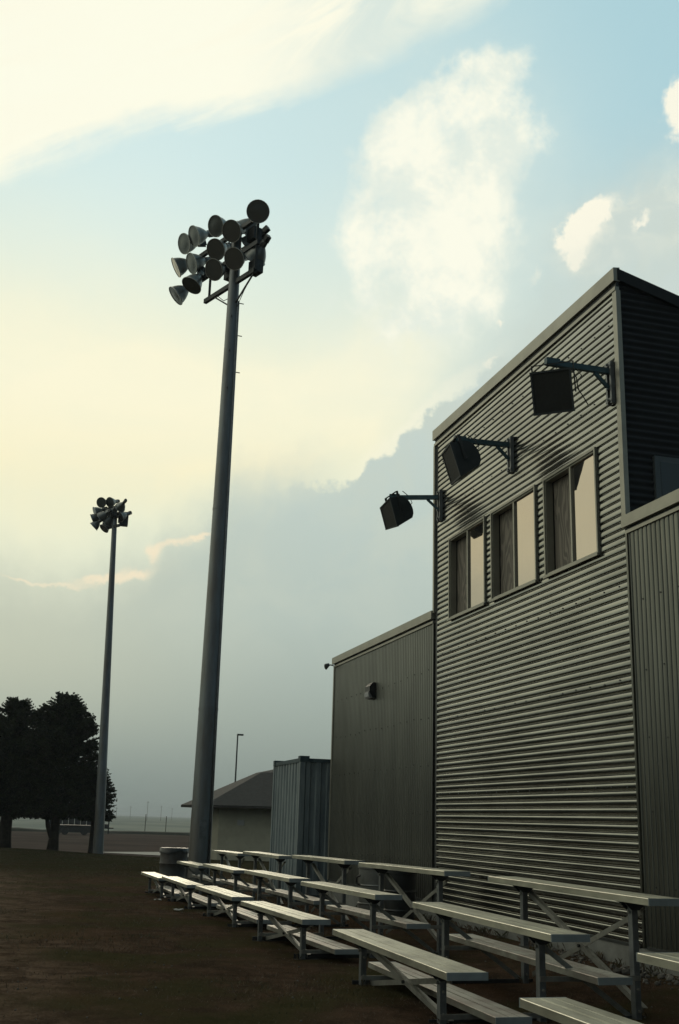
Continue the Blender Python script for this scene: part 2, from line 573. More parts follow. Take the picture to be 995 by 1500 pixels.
def copy_tree(o, parent=None):
    c = o.copy()
    COL.objects.link(c)
    if parent is not None:
        c.parent = parent
    for ch in list(o.children):
        copy_tree(ch, c)
    return c


PITCH = .0758
AMP = .0115
# broad gently rounded crest, narrow groove: (fraction of the pitch, depth 0..1)
PROF = [(0, 0), (.14, .01), (.27, .05), (.36, .14), (.435, .45), (.465, .85), (.5, .92), (.535, .85), (.565, .45), (.64, .14), (.73, .05), (.86, .01), (1, 0)]


def rib(s_):
    f = (s_ / PITCH) % 1.0
    for (a, da), (b_, db) in zip(PROF, PROF[1:]):
        if a <= f <= b_:
            return da + (db - da) * (f - a) / (b_ - a)
    return 0.0


def rib_steps(a, b_, fr=(0, .14, .27, .36, .435, .465, .535, .565, .64, .73, .86)):
    o = [a]
    k = math.floor(a / PITCH)
    while k * PITCH < b_:
        for q in fr:
            t_ = (k + q) * PITCH
            if a + .0005 < t_ < b_ - .0005:
                o.append(t_)
        k += 1
    return o + [b_]



def corrugated(name, x0, x1, z0, z1, parent, horizontal=True, plane='y', at=5.503, material=None, step=10, slope_top=None):
    """sine-corrugated sheet facing -Y (plane 'y') or +X (plane 'x'); x0..x1 is the run along the wall"""
    bm = NB()
    if horizontal:
        zs = rib_steps(z0, z1)
        nx = max(1, int((x1 - x0) / .55))
        xs = [x0 + (x1 - x0) * i / nx for i in range(nx + 1)]
    else:
        xs = rib_steps(x0, x1)
        nz = max(1, int((z1 - z0) / .55))
        zs = [z0 + (z1 - z0) * i / nz for i in range(nz + 1)]
    grid = []
    for z in zs:
        row = []
        for x in xs:
            dep = rib(z if horizontal else x) * 2 * AMP
            wav = (noise.noise(Vector((x * .7, z * .9, at))) * .006)
            zz = z
            if slope_top:
                zz = min(z, slope_top(x))
            off = dep - 2 * AMP + AMP * .9 + wav
            if plane == 'y':
                row.append(bm.verts.new((x, at + off + .004, zz)))
            else:
                row.append(bm.verts.new((at - off - .004, x, zz)))
        grid.append(row)
    for i in range(len(zs) - 1):
        for j in range(len(xs) - 1):
            try:
                bm.faces.new([grid[i][j], grid[i][j + 1], grid[i + 1][j + 1], grid[i + 1][j]])
            except Exception:
                pass
    return obj(name, bm, material or M['siding'], parent, smooth=True)


def screws(name, pts, parent, plane='y'):
    bm = NB()
    for (x, y, z) in pts:
        r = .008
        ring = [bm.verts.new((x + r * cos(a * pi / 3), y - .004, z + r * sin(a * pi / 3))) for a in range(6)]
        rb = [bm.verts.new((x + r * cos(a * pi / 3), y + .012, z + r * sin(a * pi / 3))) for a in range(6)]
        bm.faces.new(ring)
        for a in range(6):
            bm.faces.new([ring[a], ring[(a + 1) % 6], rb[(a + 1) % 6], rb[a]])
    o = obj(name, bm, M['dark'], parent)
    o['kind'] = 'stuff'
    return o


# ------------------------------------------------------------------ ground
GX = [(-20000, -1.42), (-170, -1.4), (-74, -1.4), (-66, -1.1), (-58, -.84), (-45, -.55), (-33, -.38), (-28, -.33), (-22.4, -.28), (-19.2, -.2),
      (-15.5, -.135), (-12, -.1), (-8, -.06), (-6, -.06), (30, -.05)]


def ground_z(x, y):
    z = GX[-1][1]
    for (a, za), (b_, zb) in zip(GX, GX[1:]):
        if a <= x <= b_:
            z = za + (zb - za) * (x - a) / (b_ - a)
            break
    # low mound under the trees
    d2 = ((x + 61) / 11.0) ** 2 + ((y + 0.5) / 5.5) ** 2
    z += .36 * math.exp(-d2)
    if -20 < x < 4 and y > 4.2:
        t_ = min(1, (y - 4.2) / 1.2)
        z += .09 * t_ * t_ * (3 - 2 * t_) * min(1, (x + 20) / 5)
    if x > -70:
        z += .012 * noise.noise(Vector((x * .9, y * .9, 0))) + .02 * noise.noise(Vector((x * .25, y * .25, 4)))
    return z


def lin_steps(segs):
    o = []
    for a, b_, n in segs:
        o += [a + (b_ - a) * i / n for i in range(n)]
    return o + [segs[-1][1]]


gxs = lin_steps([(-9000, -1000, 6), (-1000, -200, 8), (-200, -80, 12), (-80, -32, 48), (-32, -4, 120), (-4, 30, 17)])
gys = lin_steps([(-6000, -400, 5), (-400, -40, 9), (-40, -6, 17), (-6, 7, 60), (7, 40, 17), (40, 400, 9), (400, 6000, 5)])
bm = NB()
rows = [[bm.verts.new((x, y, ground_z(x, y))) for y in gys] for x in gxs]
for i in range(len(gxs) - 1):
    for j in range(len(gys) - 1):
        bm.faces.new([rows[i][j], rows[i + 1][j], rows[i + 1][j + 1], rows[i][j + 1]])
m = bpy.data.materials.new('ground_soil'); m.use_nodes = True; M['ground'] = m
t = m.node_tree; h = G(t); b = t.nodes['Principled BSDF']
b.inputs['Roughness'].default_value = 1.0
b.inputs['Specular IOR Level'].default_value = .0
tc = h.node('ShaderNodeTexCoord'); P = tc.outputs['Object']
sp = h.node('ShaderNodeSeparateXYZ'); t.links.new(P, sp.inputs[0])
gx_, gy_ = sp.outputs[0], sp.outputs[1]
big = h.noise(P, .55, 5, .6)
mid = h.noise(P, 3.2, 6, .7, .4)
fine = h.noise(P, 34.0, 5, .75)
soil = h.mix(h.sstep(.35, .65, mid), (.082, .053, .036, 1), (.038, .027, .019, 1))
grit = h.noise(P, 90.0, 4, .8)
soil = h.mix(h.mul(h.sstep(.54, .70, fine), .8), soil, (.12, .088, .062, 1))
soil = h.mix(h.mul(h.sstep(.5, .36, grit), .6), soil, (.012, .009, .006, 1))
grass = h.mix(h.sstep(.3, .7, mid), (.030, .032, .014, 1), (.06, .05, .026, 1))
near = h.mix(h.mul(h.sstep(.46, .60, big), .85), soil, grass)
big2 = h.noise(h.vec(h.mul(gx_, .28), h.mul(gy_, .7), 7.0), 1.0, 4, .6)
near = h.mix(h.mul(h.sstep(.5, .68, big2), .5), near, (.085, .05, .03, 1))
tan_ = h.mul(h.sstep(1.3, -.5, h.add(gy_, h.mul(h.sub(big, .5), 4.0))), .75)
near = h.mix(tan_, near, h.mix(h.mul(h.sstep(.5, .36, fine), .6), h.mix(h.sstep(.4, .62, mid), (.17, .12, .085, 1), (.07, .048, .033, 1)), (.03, .02, .014, 1)))
turf = h.mul(h.sstep(-27, -38, h.add(gx_, h.mul(h.sub(big, .5), 14.0))), .85)
near = h.mix(turf, near, h.mix(h.sstep(.4, .6, mid), (.019, .025, .010, 1), (.034, .024, .014, 1)))
fieldc = h.mix(h.sstep(.35, .65, h.noise(P, .12, 5, .6)), (.088, .068, .058, 1), (.062, .05, .043, 1))
near = h.mix(h.mul(h.sstep(.48, .30, h.noise(P, 55.0, 5, .75)), .55), near, (.010, .009, .006, 1))
c = h.mix(h.sstep(-68, -73, h.add(gx_, h.mul(h.sub(big, .5), 3.0))), near, fieldc)
crop = h.mix(h.sstep(.4, .6, h.noise(h.vec(h.mul(gx_, .01), h.mul(gy_, .03)), 1.0, 5, .6)), (.26, .27, .23, 1), (.2, .215, .19, 1))
c = h.mix(h.sstep(-168, -172, gx_), c, crop)
t.links.new(c, b.inputs['Base Color'])
bp = h.node('ShaderNodeBump'); bp.inputs['Strength'].default_value = .9; bp.inputs['Distance'].default_value = .03
t.links.new(h.add(h.mul(mid, 1.2), h.mul(fine, .8)), bp.inputs['Height']); t.links.new(bp.outputs[0], b.inputs['Normal'])
ground = obj('ground', bm, m, None, smooth=True)
tag(ground, 'dark bare soil with worn dull grass in front of the bleachers', kind='structure')

# gravel lane beyond the second light pole
bm = NB()
r0 = []
for i in range(16):
    y = 6.0 + i * 4.0
    w = noise.noise(Vector((y * .2, 3, 1))) * .8
    k_ = min(1, i / 2.0)
    r0.append([bm.verts.new((-82 + 7.5 * k_ + w, y, -1.365)), bm.verts.new((-83 - 5 * k_ + w * 1.4, y, -1.365))])
for a, b_ in zip(r0, r0[1:]):
    bm.faces.new([a[0], b_[0], b_[1], a[1]])
lane = obj('gravel_road', bm, M['lane'])
tag(lane, 'pale gravel lane crossing behind the second light pole', kind='structure')

# dark grassy verge and fence on the field's far edge
bm = NB()
prev = None
for i in range(90):
    y = -60 + i * 3.2
    hgt = .42 + .22 * noise.noise(Vector((y * .35, 0, 0)))
    r = [bm.verts.new(p) for p in ((-166, y, -1.5), (-166.6, y, -1.4 + hgt * .8), (-167.4, y, -1.4 + hgt), (-168.6, y, -1.5))]
    if prev:
        for a in range(3):
            bm.faces.new([prev[a], r[a], r[a + 1], prev[a + 1]])
    prev = r
verge = obj('verge', bm, mat('verge_grass', (.028, .03, .018), .95, 0, .4, 1.0, .5, 4))
tag(verge, 'low dark bank along the far edge of the brown field', kind='structure')

# ------------------------------------------------------------------ dry grass blades near the camera
NBL = 70000
vsl, fsl = [], []
rnd = random.Random(3)
cnt = 0
while cnt < NBL:
    x = -4.6 - 52 * rnd.random() ** 1.9
    y = rnd.uniform(-3.0, 6.5)
    if y > 2.5 and x > -4: continue
    dn = noise.noise(Vector((x * .5, y * .5, 9))) + .5 * noise.noise(Vector((x * 1.9, y * 1.9, 2)))
    if dn < rnd.uniform(-.75, .55): continue
    if x > -19 and y > 5.3: continue
    z = ground_z(x, y) - .004
    a = rnd.uniform(0, 2 * pi)
    hgt = rnd.uniform(.008, .03) * (1.3 if dn > .3 else .8)
    w = rnd.uniform(.0012, .003) * (1 + abs(x) * .06)
    lx, ly = rnd.uniform(-.03, .03), rnd.uniform(-.03, .03)
    i0 = len(vsl)
    vsl += [(x - w * cos(a), y - w * sin(a), z), (x + w * cos(a), y + w * sin(a), z), (x + lx, y + ly, z + hgt)]
    fsl.append((i0, i0 + 1, i0 + 2))
    cnt += 1
me = bpy.data.meshes.new('grass')
me.from_pydata(vsl, [], fsl)
m = bpy.data.materials.new('grass_blade'); m.use_nodes = True
t = m.node_tree; h = G(t); b = t.nodes['Principled BSDF']; b.inputs['Roughness'].default_value = .85
tc = h.node('ShaderNodeTexCoord')
n_ = h.noise(tc.outputs['Object'], 1.1, 4, .7)
wn = h.node('ShaderNodeTexWhiteNoise'); t.links.new(tc.outputs['Object'], wn.inputs['Vector'])
t.links.new(h.mix(h.sstep(.42, .6, n_), (.1, .07, .046, 1), (.045, .05, .022, 1)), b.inputs['Base Color'])
me.materials.append(m)
gr = link(bpy.data.objects.new('grass', me))
tag(gr, 'sparse dry grass stubble scattered over the dirt', 'grass', kind='stuff')

# ------------------------------------------------------------------ press box (tower)
YF = 5.503
TX0, TX1 = -14.57, -9.245
tower = empty('press_box', (-11.9, 7.4, 0))
tag(tower, 'tall corrugated metal press box with three windows and a sloping roof', 'building')


def tp(o):     # keep world coordinates under the tower empty
    o.location = o.location - o.parent.location
    return o


ROOFS = -.276
top_at = lambda y: 6.86 + ROOFS * (y - YF)
WZ0, WZ1 = 3.90, 5.06
wins = [(-13.965, -12.71), (-12.51, -11.225), (-11.01, -9.79)]
LX, RX = -14.45, -9.325
fl = lambda z: z
for (a, b_, c_, d_) in [(LX, RX, .2, WZ0), (LX, RX, WZ1, 6.62), (LX, wins[0][0], WZ0, WZ1), (wins[0][1], wins[1][0], WZ0, WZ1),
                        (wins[1][1], wins[2][0], WZ0, WZ1), (wins[2][1], RX, WZ0, WZ1)]:
    tp(corrugated('corrugated_panel', a, b_, c_, d_, tower))
# side wall facing the camera side (+X)
bm = NB()
nz = int((6.8 - 3.6) / PITCH * 8)
ys_ = [YF + .03 + .35 * i for i in range(11)]
prev = None
for i in range(nz + 1):
    z = 3.6 + (6.8 - 3.6) * i / nz
    c_ = cos(2 * pi * z / PITCH) * AMP
    row = [bm.verts.new((TX1 - .03 + c_, y, min(z, top_at(y) - .05))) for y in ys_]
    if prev:
        for j in range(len(ys_) - 1):
            bm.faces.new([prev[j], prev[j + 1], row[j + 1], row[j]])
    prev = row
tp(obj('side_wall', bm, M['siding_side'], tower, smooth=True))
bm = NB()
box(bm, TX0 + .03, TX0 + .06, YF + .03, YF + 3.55, -.2, 5.8)
box(bm, TX0 + .03, TX1 - .06, YF + 3.5, YF + 3.56, -.2, 5.8)
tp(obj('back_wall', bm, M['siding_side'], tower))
# inner liner right behind the corrugation
bm = NB()
for (a, b_, c_, d_) in [(LX, RX, .2, WZ0), (LX, RX, WZ1, 6.6), (LX, wins[0][0], WZ0, WZ1), (wins[0][1], wins[1][0], WZ0, WZ1),
                        (wins[1][1], wins[2][0], WZ0, WZ1), (wins[2][1], RX, WZ0, WZ1)]:
    box(bm, a, b_, YF + .045, YF + .06, c_, d_)
tp(obj('wall_liner', bm, M['dark'], tower))
# roof slab
bm = NB()
prism(bm, [(YF + .02, 6.845), (YF + 3.6, top_at(YF + 3.6) - .015), (YF + 3.6, top_at(YF + 3.6) - .12), (YF + .02, 6.74)], 'x', TX0 + .02, TX1 - .02)
tp(obj('roof', bm, M['trim'], tower))
# rake trim on the camera side
bm = NB()
prism(bm, [(YF, 6.86), (YF + 3.6, top_at(YF + 3.6)), (YF + 3.6, top_at(YF + 3.6) - .13), (YF, 6.73)], 'x', TX1 - .025, TX1 + .012)
tp(obj('rake_trim', bm, M['siding_side'], tower))
# front fascia
bm = NB()
prism(bm, [(YF - .045, 6.715), (YF - .045, 6.865), (YF + .03, 6.875), (YF + .03, 6.715)], 'x', TX0 - .02, TX1 + .006)
tp(obj('fascia', bm, M['trim'], tower, bevel=.006))
tp(boxo('eave_trim', (TX0, TX1 - .004, YF - .030, YF + .02, 6.615, 6.655), M['trim'], tower, .004))
tp(boxo('eave_trim', (TX0 + .01, TX1 - .008, YF - .012, YF + .02, 6.655, 6.715), M['dark'], tower))
# corner trims
tp(boxo('corner_trim', (RX, TX1, YF - .022, YF + .03, 4.1, 6.615), M['trim'], tower, .004))
tp(corrugated('corrugated_panel', RX, RX + .04, .2, 4.1, tower))
tp(boxo('corner_trim', (TX0, TX0 + .05, YF - .036, YF + .03, 4.1, 6.615), M['trim'], tower, .004))
tp(boxo('corner_channel', (TX0 + .05, LX, YF - .004, YF + .03, .2, 6.61), M['dark'], tower))
tp(boxo('base_flashing', (LX + .02, RX, YF - .018, YF + .04, .19, .215), M['dark'], tower))
# concrete footing
tp(boxo('foundation', (TX0, TX1, YF - .01, YF + .3, -.35, .19), M['concrete'], tower, .006))
pts = []
for r_, z in enumerate([.62, 1.6, 2.55, 3.5, 5.55, 6.3]):
    for k in range(17):
        x = LX + .15 + k * .3 + (r_ % 2) * .06
        zz = round(z / PITCH) * PITCH
        pts.append((x, YF - .012, zz + random.uniform(-.01, .01)))
tp(screws('screw', pts, tower))

# windows
for k, (a, b_) in enumerate(wins):
    wroot = obj('window', (lambda bm: (box(bm, a, b_, YF + .11, YF + .125, WZ0, WZ1), bm)[1])(NB()), M['black'], tower)
    tp(wroot)

    def wp(o):
        o.location = o.location - Vector(tower.location) - Vector(wroot.location)
        return o
    # local offset: window mesh is in world coordinates moved by -tower.location
    def sub(name, dims, m_, bev=0.0):
        o = boxo(name, dims, m_, wroot, bev)
        return o
    mid_ = (a + b_) / 2 + .02
    fw = .026
    for dims in ((a, b_, YF - .034, YF + .06, WZ1 - fw, WZ1), (a, b_, YF - .034, YF + .06, WZ0, WZ0 + fw),
                 (a, a + fw, YF - .033, YF + .06, WZ0 + fw, WZ1 - fw), (b_ - fw, b_, YF - .033, YF + .06, WZ0 + fw, WZ1 - fw)):
        sub('frame', dims, M['frame'], .005)
    i = .018
    for xa, xb in ((a - .02, a + .012), (b_ - .012, b_ + .02)):
        sub('jamb', (xa, xb, YF + .055, YF + .118, WZ0 - .02, WZ1 + .02), M['black'])
    for za, zb in ((WZ0 - .02, WZ0 + .01), (WZ1 - .01, WZ1 + .02)):
        sub('jamb', (a + .012, b_ - .012, YF + .056, YF + .117, za, zb), M['black'])
    for dims in ((a + fw, b_ - fw, YF - .018, YF + .07, WZ1 - fw - i, WZ1 - fw), (a + fw, b_ - fw, YF - .018, YF + .07, WZ0 + fw, WZ0 + fw + i),
                 (a + fw, a + fw + i, YF - .017, YF + .07, WZ0 + fw + i, WZ1 - fw - i), (b_ - fw - i, b_ - fw, YF - .017, YF + .07, WZ0 + fw + i, WZ1 - fw - i),
                 (mid_ - .016, mid_ + .016, YF - .017, YF + .07, WZ0 + fw + i, WZ1 - fw - i)):
        sub('sash', dims, M['frame'], .003)
    sub('sill', (a - .01, b_ + .01, YF - .05, YF - .035, WZ0 - .012, WZ0 + .018), M['frame'], .003)
    bm = NB()
    p4 = [(mid_ + .016, WZ0 + fw + i), (b_ - fw - i, WZ0 + fw + i), (b_ - fw - i, WZ1 - fw - i), (mid_ + .016, WZ1 - fw - i)]
    prism(bm, p4, 'y', YF + .006, YF + .012)
    g_ = obj('pane', bm, M['glass'], wroot)
    bm = NB()
    prism(bm, [(a + fw + i, WZ0 + fw + i), (mid_ - .016, WZ0 + fw + i), (mid_ - .016, WZ1 - fw - i), (a + fw + i, WZ1 - fw - i)], 'y', YF + .085, YF + .10)
    pw = obj('plywood_board', bm, M['ply'], wroot)

# window on the dark side wall
sw = obj('side_window', (lambda bm: (box(bm, TX1 - .03, TX1 + .012, 5.83, 6.75, 3.98, 4.83), bm)[1])(NB()), mat('side_frame', (.09, .105, .11), .5, .3), tower)
tp(sw)
sp_ = boxo('pane', (TX1 + .006, TX1 + .016, 5.89, 6.69, 4.03, 4.77), mat('side_glass', (.03, .045, .05), .12, 0, spec=.8), sw)

# ------------------------------------------------------------------ wings
def wing(name, label, x0, x1, ztop, corner_left):
    w = empty(name, ((x0 + x1) / 2, 8.5, 0))
    tag(w, label, 'building')
    f = ztop - .125
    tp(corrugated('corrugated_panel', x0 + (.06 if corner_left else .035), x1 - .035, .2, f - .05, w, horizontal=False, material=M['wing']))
    bm = NB()
    box(bm, x0 + .02, x1 - .02, YF + .035, YF + .06, .2, f)
    tp(obj('wall_liner', bm, M['dark'], w))
    bm = NB()
    prism(bm, [(YF - .055, f), (YF - .055, ztop - .008), (YF + .03, ztop), (YF + .03, f)], 'x', x0 - .02, x1)
    tp(obj('fascia', bm, M['trim'], w, bevel=.006))
    tp(boxo('eave_trim', (x0 + .004, x1 - .004, YF - .028, YF + .02, f - .062, f - .028), M['trim'], w, .004))
    tp(boxo('eave_trim', (x0 + .008, x1 - .008, YF - .012, YF + .02, f - .028, f), M['dark'], w))
    tp(boxo('corner_trim', (x0, x0 + (.055 if corner_left else .03), YF - .026, YF + .03, .2, f - .062), M['trim'] if corner_left else M['wing'], w, .004))
    tp(boxo('corner_trim', (x1 - .03, x1, YF - .02, YF + .03, .2, f - .062), M['wing'], w, .004))
    tp(boxo('base_flashing', (x0 + .055, x1 - .05, YF - .018, YF + .04, .19, .215), M['dark'], w))
    tp(boxo('foundation', (x0, x1, YF - .009, YF + .3, -.4, .19), M['concrete'], w, .006))
    bm = NB()
    prism(bm, [(YF + .03, ztop - .01), (YF + 6, ztop - .7), (YF + 6, ztop - .82), (YF + .03, ztop - .12)], 'x', x0, x1)
    tp(obj('roof', bm, M['trim'], w))
    bm = NB()
    for xx in (x0 + .005, x1 - .045):
        prism(bm, [(YF + .06, -.3), (YF + 5.9, -.3), (YF + 5.9, ztop - .83), (YF + .06, ztop - .13)], 'x', xx, xx + .04)
    box(bm, x0 + .05, x1 - .05, YF + 5.85, YF + 5.9, -.3, ztop - .83)
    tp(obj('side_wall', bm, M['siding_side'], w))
    pts = []
    for r_, z in enumerate([.7, 1.35, 2.0, 2.65, 3.3]):
        k = 0
        x = x0 + .25
        while x < x1 - .1:
            xx = round(x / PITCH) * PITCH
            pts.append((xx, YF - .012, z + random.uniform(-.02, .02)))
            x += .3
    tp(screws('screw', pts, w))
    return w


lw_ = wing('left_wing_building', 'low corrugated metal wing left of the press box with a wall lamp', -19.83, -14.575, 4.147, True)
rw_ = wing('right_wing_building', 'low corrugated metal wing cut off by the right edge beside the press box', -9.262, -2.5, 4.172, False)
rw_.name = 'side_wing'; lw_.name = 'side_wing.001'

# wall lamp on the left wing
wl = empty('wall_light', (-17.38, YF - .015, 3.28))
tag(wl, 'small black box lamp with clear front high on the left wing', 'wall lamp')
bm = NB()
prism(bm, [(0, -.13), (0, .13), (-.04, .13), (-.1, .07), (-.1, -.02), (-.04, -.13)], 'x', -.13, .13)
obj('housing', bm, M['black'], wl, bevel=.01)
bm = NB()
prism(bm, [(-.045, -.12), (-.103, -.02), (-.115, -.03), (-.11, -.1), (-.08, -.13)], 'x', -.11, .11)
obj('lens', bm, mat('wall_lamp_lens', (.3, .3, .3), .2, .2), wl, bevel=.01)

# small horn light on the far corner
cl = empty('corner_floodlight', (-19.84, YF - .02, 4.0))
cl.scale = (.7, .55, .8)
tag(cl, 'tiny dark spotlight sticking out from the left wing roof corner', 'spotlight')
bm = NB()
tube(bm, [(-.0, 0, 0), (-.04, -.1, .02), (-.06, -.16, .0)], .015, 6)
obj('arm', bm, M['dark'], cl)
bm = NB()
lathe(bm, [(0, .08), (.035, .075), (.05, .03), (.075, -.07), (.07, -.08), (0, -.08)], 12,
      Matrix.Translation((-.07, -.2, .0)) @ Euler((radians(-65), 0, radians(15))).to_matrix().to_4x4())
obj('head', bm, M['dark'], cl, smooth='auto')


# ------------------------------------------------------------------ loudspeakers and brackets
def bracket(loc, label, swing=0.0):
    r = empty('wall_bracket', loc)
    tag(r, label, 'bracket', 'speaker brackets on the press box')
    bm = NB()
    box(bm, -.055, -.025, -.045, 0, -.36, .1)
    box(bm, .025, .055, -.045, 0, -.36, .1)
    box(bm, -.06, .06, -.05, -.004, -.335, -.3)
    box(bm, -.06, .06, -.05, -.004, .05, .085)
    obj('mounting_plate', bm, M['galv'], r)
    bm = NB()
    bar(bm, (0, -.045, 0), (0, -.74, .0), .05, .06)
    bar(bm, (0, -.6, .012), (0, -.75, .012), .062, .07)
    for o_ in (obj('arm', bm, M['teal'], r, bevel=.004),
               obj('brace', (lambda b2: (bar(b2, (0, -.2, -.03), (0, -.045, -.185), .03, .035), b2)[1])(NB()), M['teal'], r)):
        o_.rotation_euler = (0, 0, swing)
    bm = NB()
    for zz in (-.32, -.2, .07):
        tube(bm, [(0, -.07, zz), (0, -.04, zz)], .014, 6)
    bo = obj('bolt', bm, M['galv'], r)
    bo['kind'] = 'stuff'
    return r


def speaker(loc, yaw, tilt, label, narrow=1.0):
    r = empty('loudspeaker', loc, yaw)
    r.rotation_euler = (radians(tilt), 0, yaw)
    tag(r, label, 'speaker', 'outdoor speakers hanging in front of the press box')
    W, Hh, Dp = .205, .215, .29
    # D-shaped profile in (y, z): front at y = -.1, bulging back
    prof = [(-.10, -Hh), (-.10, Hh), (.045, Hh)]
    for i in range(1, 9):
        a = pi / 2 * i / 8
        prof.append((.045 + .20 * sin(a) ** .9, Hh * cos(a) * 1.0 + .0 * i if i < 8 else .0))
    prof += [(.232, -.06), (.19, -.12)]
    bm = NB()
    prism(bm, prof, 'x', -W, W)
    for v_ in bm.verts:                       # cabinet narrows slightly to the back
        k = max(0, (v_.co.y + .1)) / .345
        v_.co.x *= 1 - .10 * k - .34 * k * k
        if v_.co.x < 0:
            v_.co.z *= narrow
    obj('cabinet', bm, M['speaker'], r, smooth='auto', bevel=.02)
    bm = NB()
    box(bm, -W + .018, W - .018, -.108, -.102, -Hh + .018, Hh - .018)
    for v_ in bm.verts:
        if v_.co.x < 0: v_.co.z *= narrow
    obj('grille', bm, M['grille'], r)
    bm = NB()
    for a0, a1, c0, c1 in ((-W - .004, W + .004, Hh - .016, Hh + .004), (-W - .004, W + .004, -Hh - .004, -Hh + .016)):
        box(bm, a0, a1, -.116, -.09, c0, c1)
    for s in (-1, 1):
        box(bm, min(s * W, s * (W - .018)) , max(s * W, s * (W - .018)), -.115, -.091, -Hh + .016, Hh - .016)
    for v_ in bm.verts:
        if v_.co.x < 0: v_.co.z *= narrow
    obj('rim', bm, M['speaker'], r)
    bm = NB()
    for s in (-1, 1):
        bar(bm, (s * (W + .006), .02, -.02), (s * (W + .006), .02, Hh + .075), .008, .035, (0, 1, 0))
    bar(bm, (-W - .01, .02, Hh + .075), (W + .01, .02, Hh + .075), .035, .008)
    obj('yoke', bm, M['dark'], r)
    bm = NB()
    tube(bm, [(.05, .2, .05), (.09, .27, .1), (.08, .26, .2), (.03, .2, .31)], .006, 5)
    obj('cable', bm, M['black'], r)
    return r


BX = [-14.3, -11.865, -9.41]
bl = ['speaker bracket on the left corner of the press box', 'speaker bracket between the first and second windows, middle of the three',
      'speaker bracket beside the dark right corner of the press box']
for x, l, sw_ in zip(BX, bl, (radians(-22), radians(-4), 0)):
    bracket((x, YF - .012, 5.755), l, sw_)
sc_ = lambda x, y, z, k: (x * k, y * k, 1.2 + (z - 1.2) * k)
speaker(sc_(-14.3, 4.79, 5.43, 1.02), radians(4), 17, 'dark speaker hanging clear of the press box corner against the sky', .78)
speaker(sc_(-11.87, 4.79, 5.45, 1.003), radians(-6), 18, 'dark speaker above the left window, its rounded side showing', .95)
speaker((-9.41, 4.83, 5.44), radians(50), 18, 'dark speaker near the roof peak with its square front turned this way')
bm = NB()
tube(bm, [(-9.40, 5.02, 5.72), (-9.37, 5.06, 5.62), (-9.38, 5.08, 5.5), (-9.37, 5.13, 5.42), (-9.35, 5.17, 5.33)], .006, 5)
tube(bm, [(-9.40, 5.08, 5.72), (-9.37, 5.12, 5.65), (-9.38, 5.07, 5.56), (-9.37, 5.09, 5.47)], .005, 5)
cb = obj('speaker_cable', bm, M['black'])
tag(cb, 'thin black cable dangling behind the right speaker', 'cable')

# ------------------------------------------------------------------ bleachers
RUN, RISE, BL = .718, .227, 2.74
S1, SW, ST = .37, .276, .046


def plank_profile(w, th, grooves):
    p = [(0, 0), (0, th - .003), (.003, th)]
    for gx0 in grooves:
        p += [(gx0 - .004, th), (gx0 - .002, th - .006), (gx0 + .002, th - .006), (gx0 + .004, th)]
    p += [(w - .003, th), (w, th - .003), (w, 0), (w - .004, 0), (w - .004, th - .012), (.004, th - .012), (.004, 0)]
    return p


def plank(bm, y0, z1, w, th, x0, x1, grooves):
    prism(bm, [(y0 + a, z1 - th + b_) for a, b_ in plank_profile(w, th, grooves)], 'x', x0, x1)


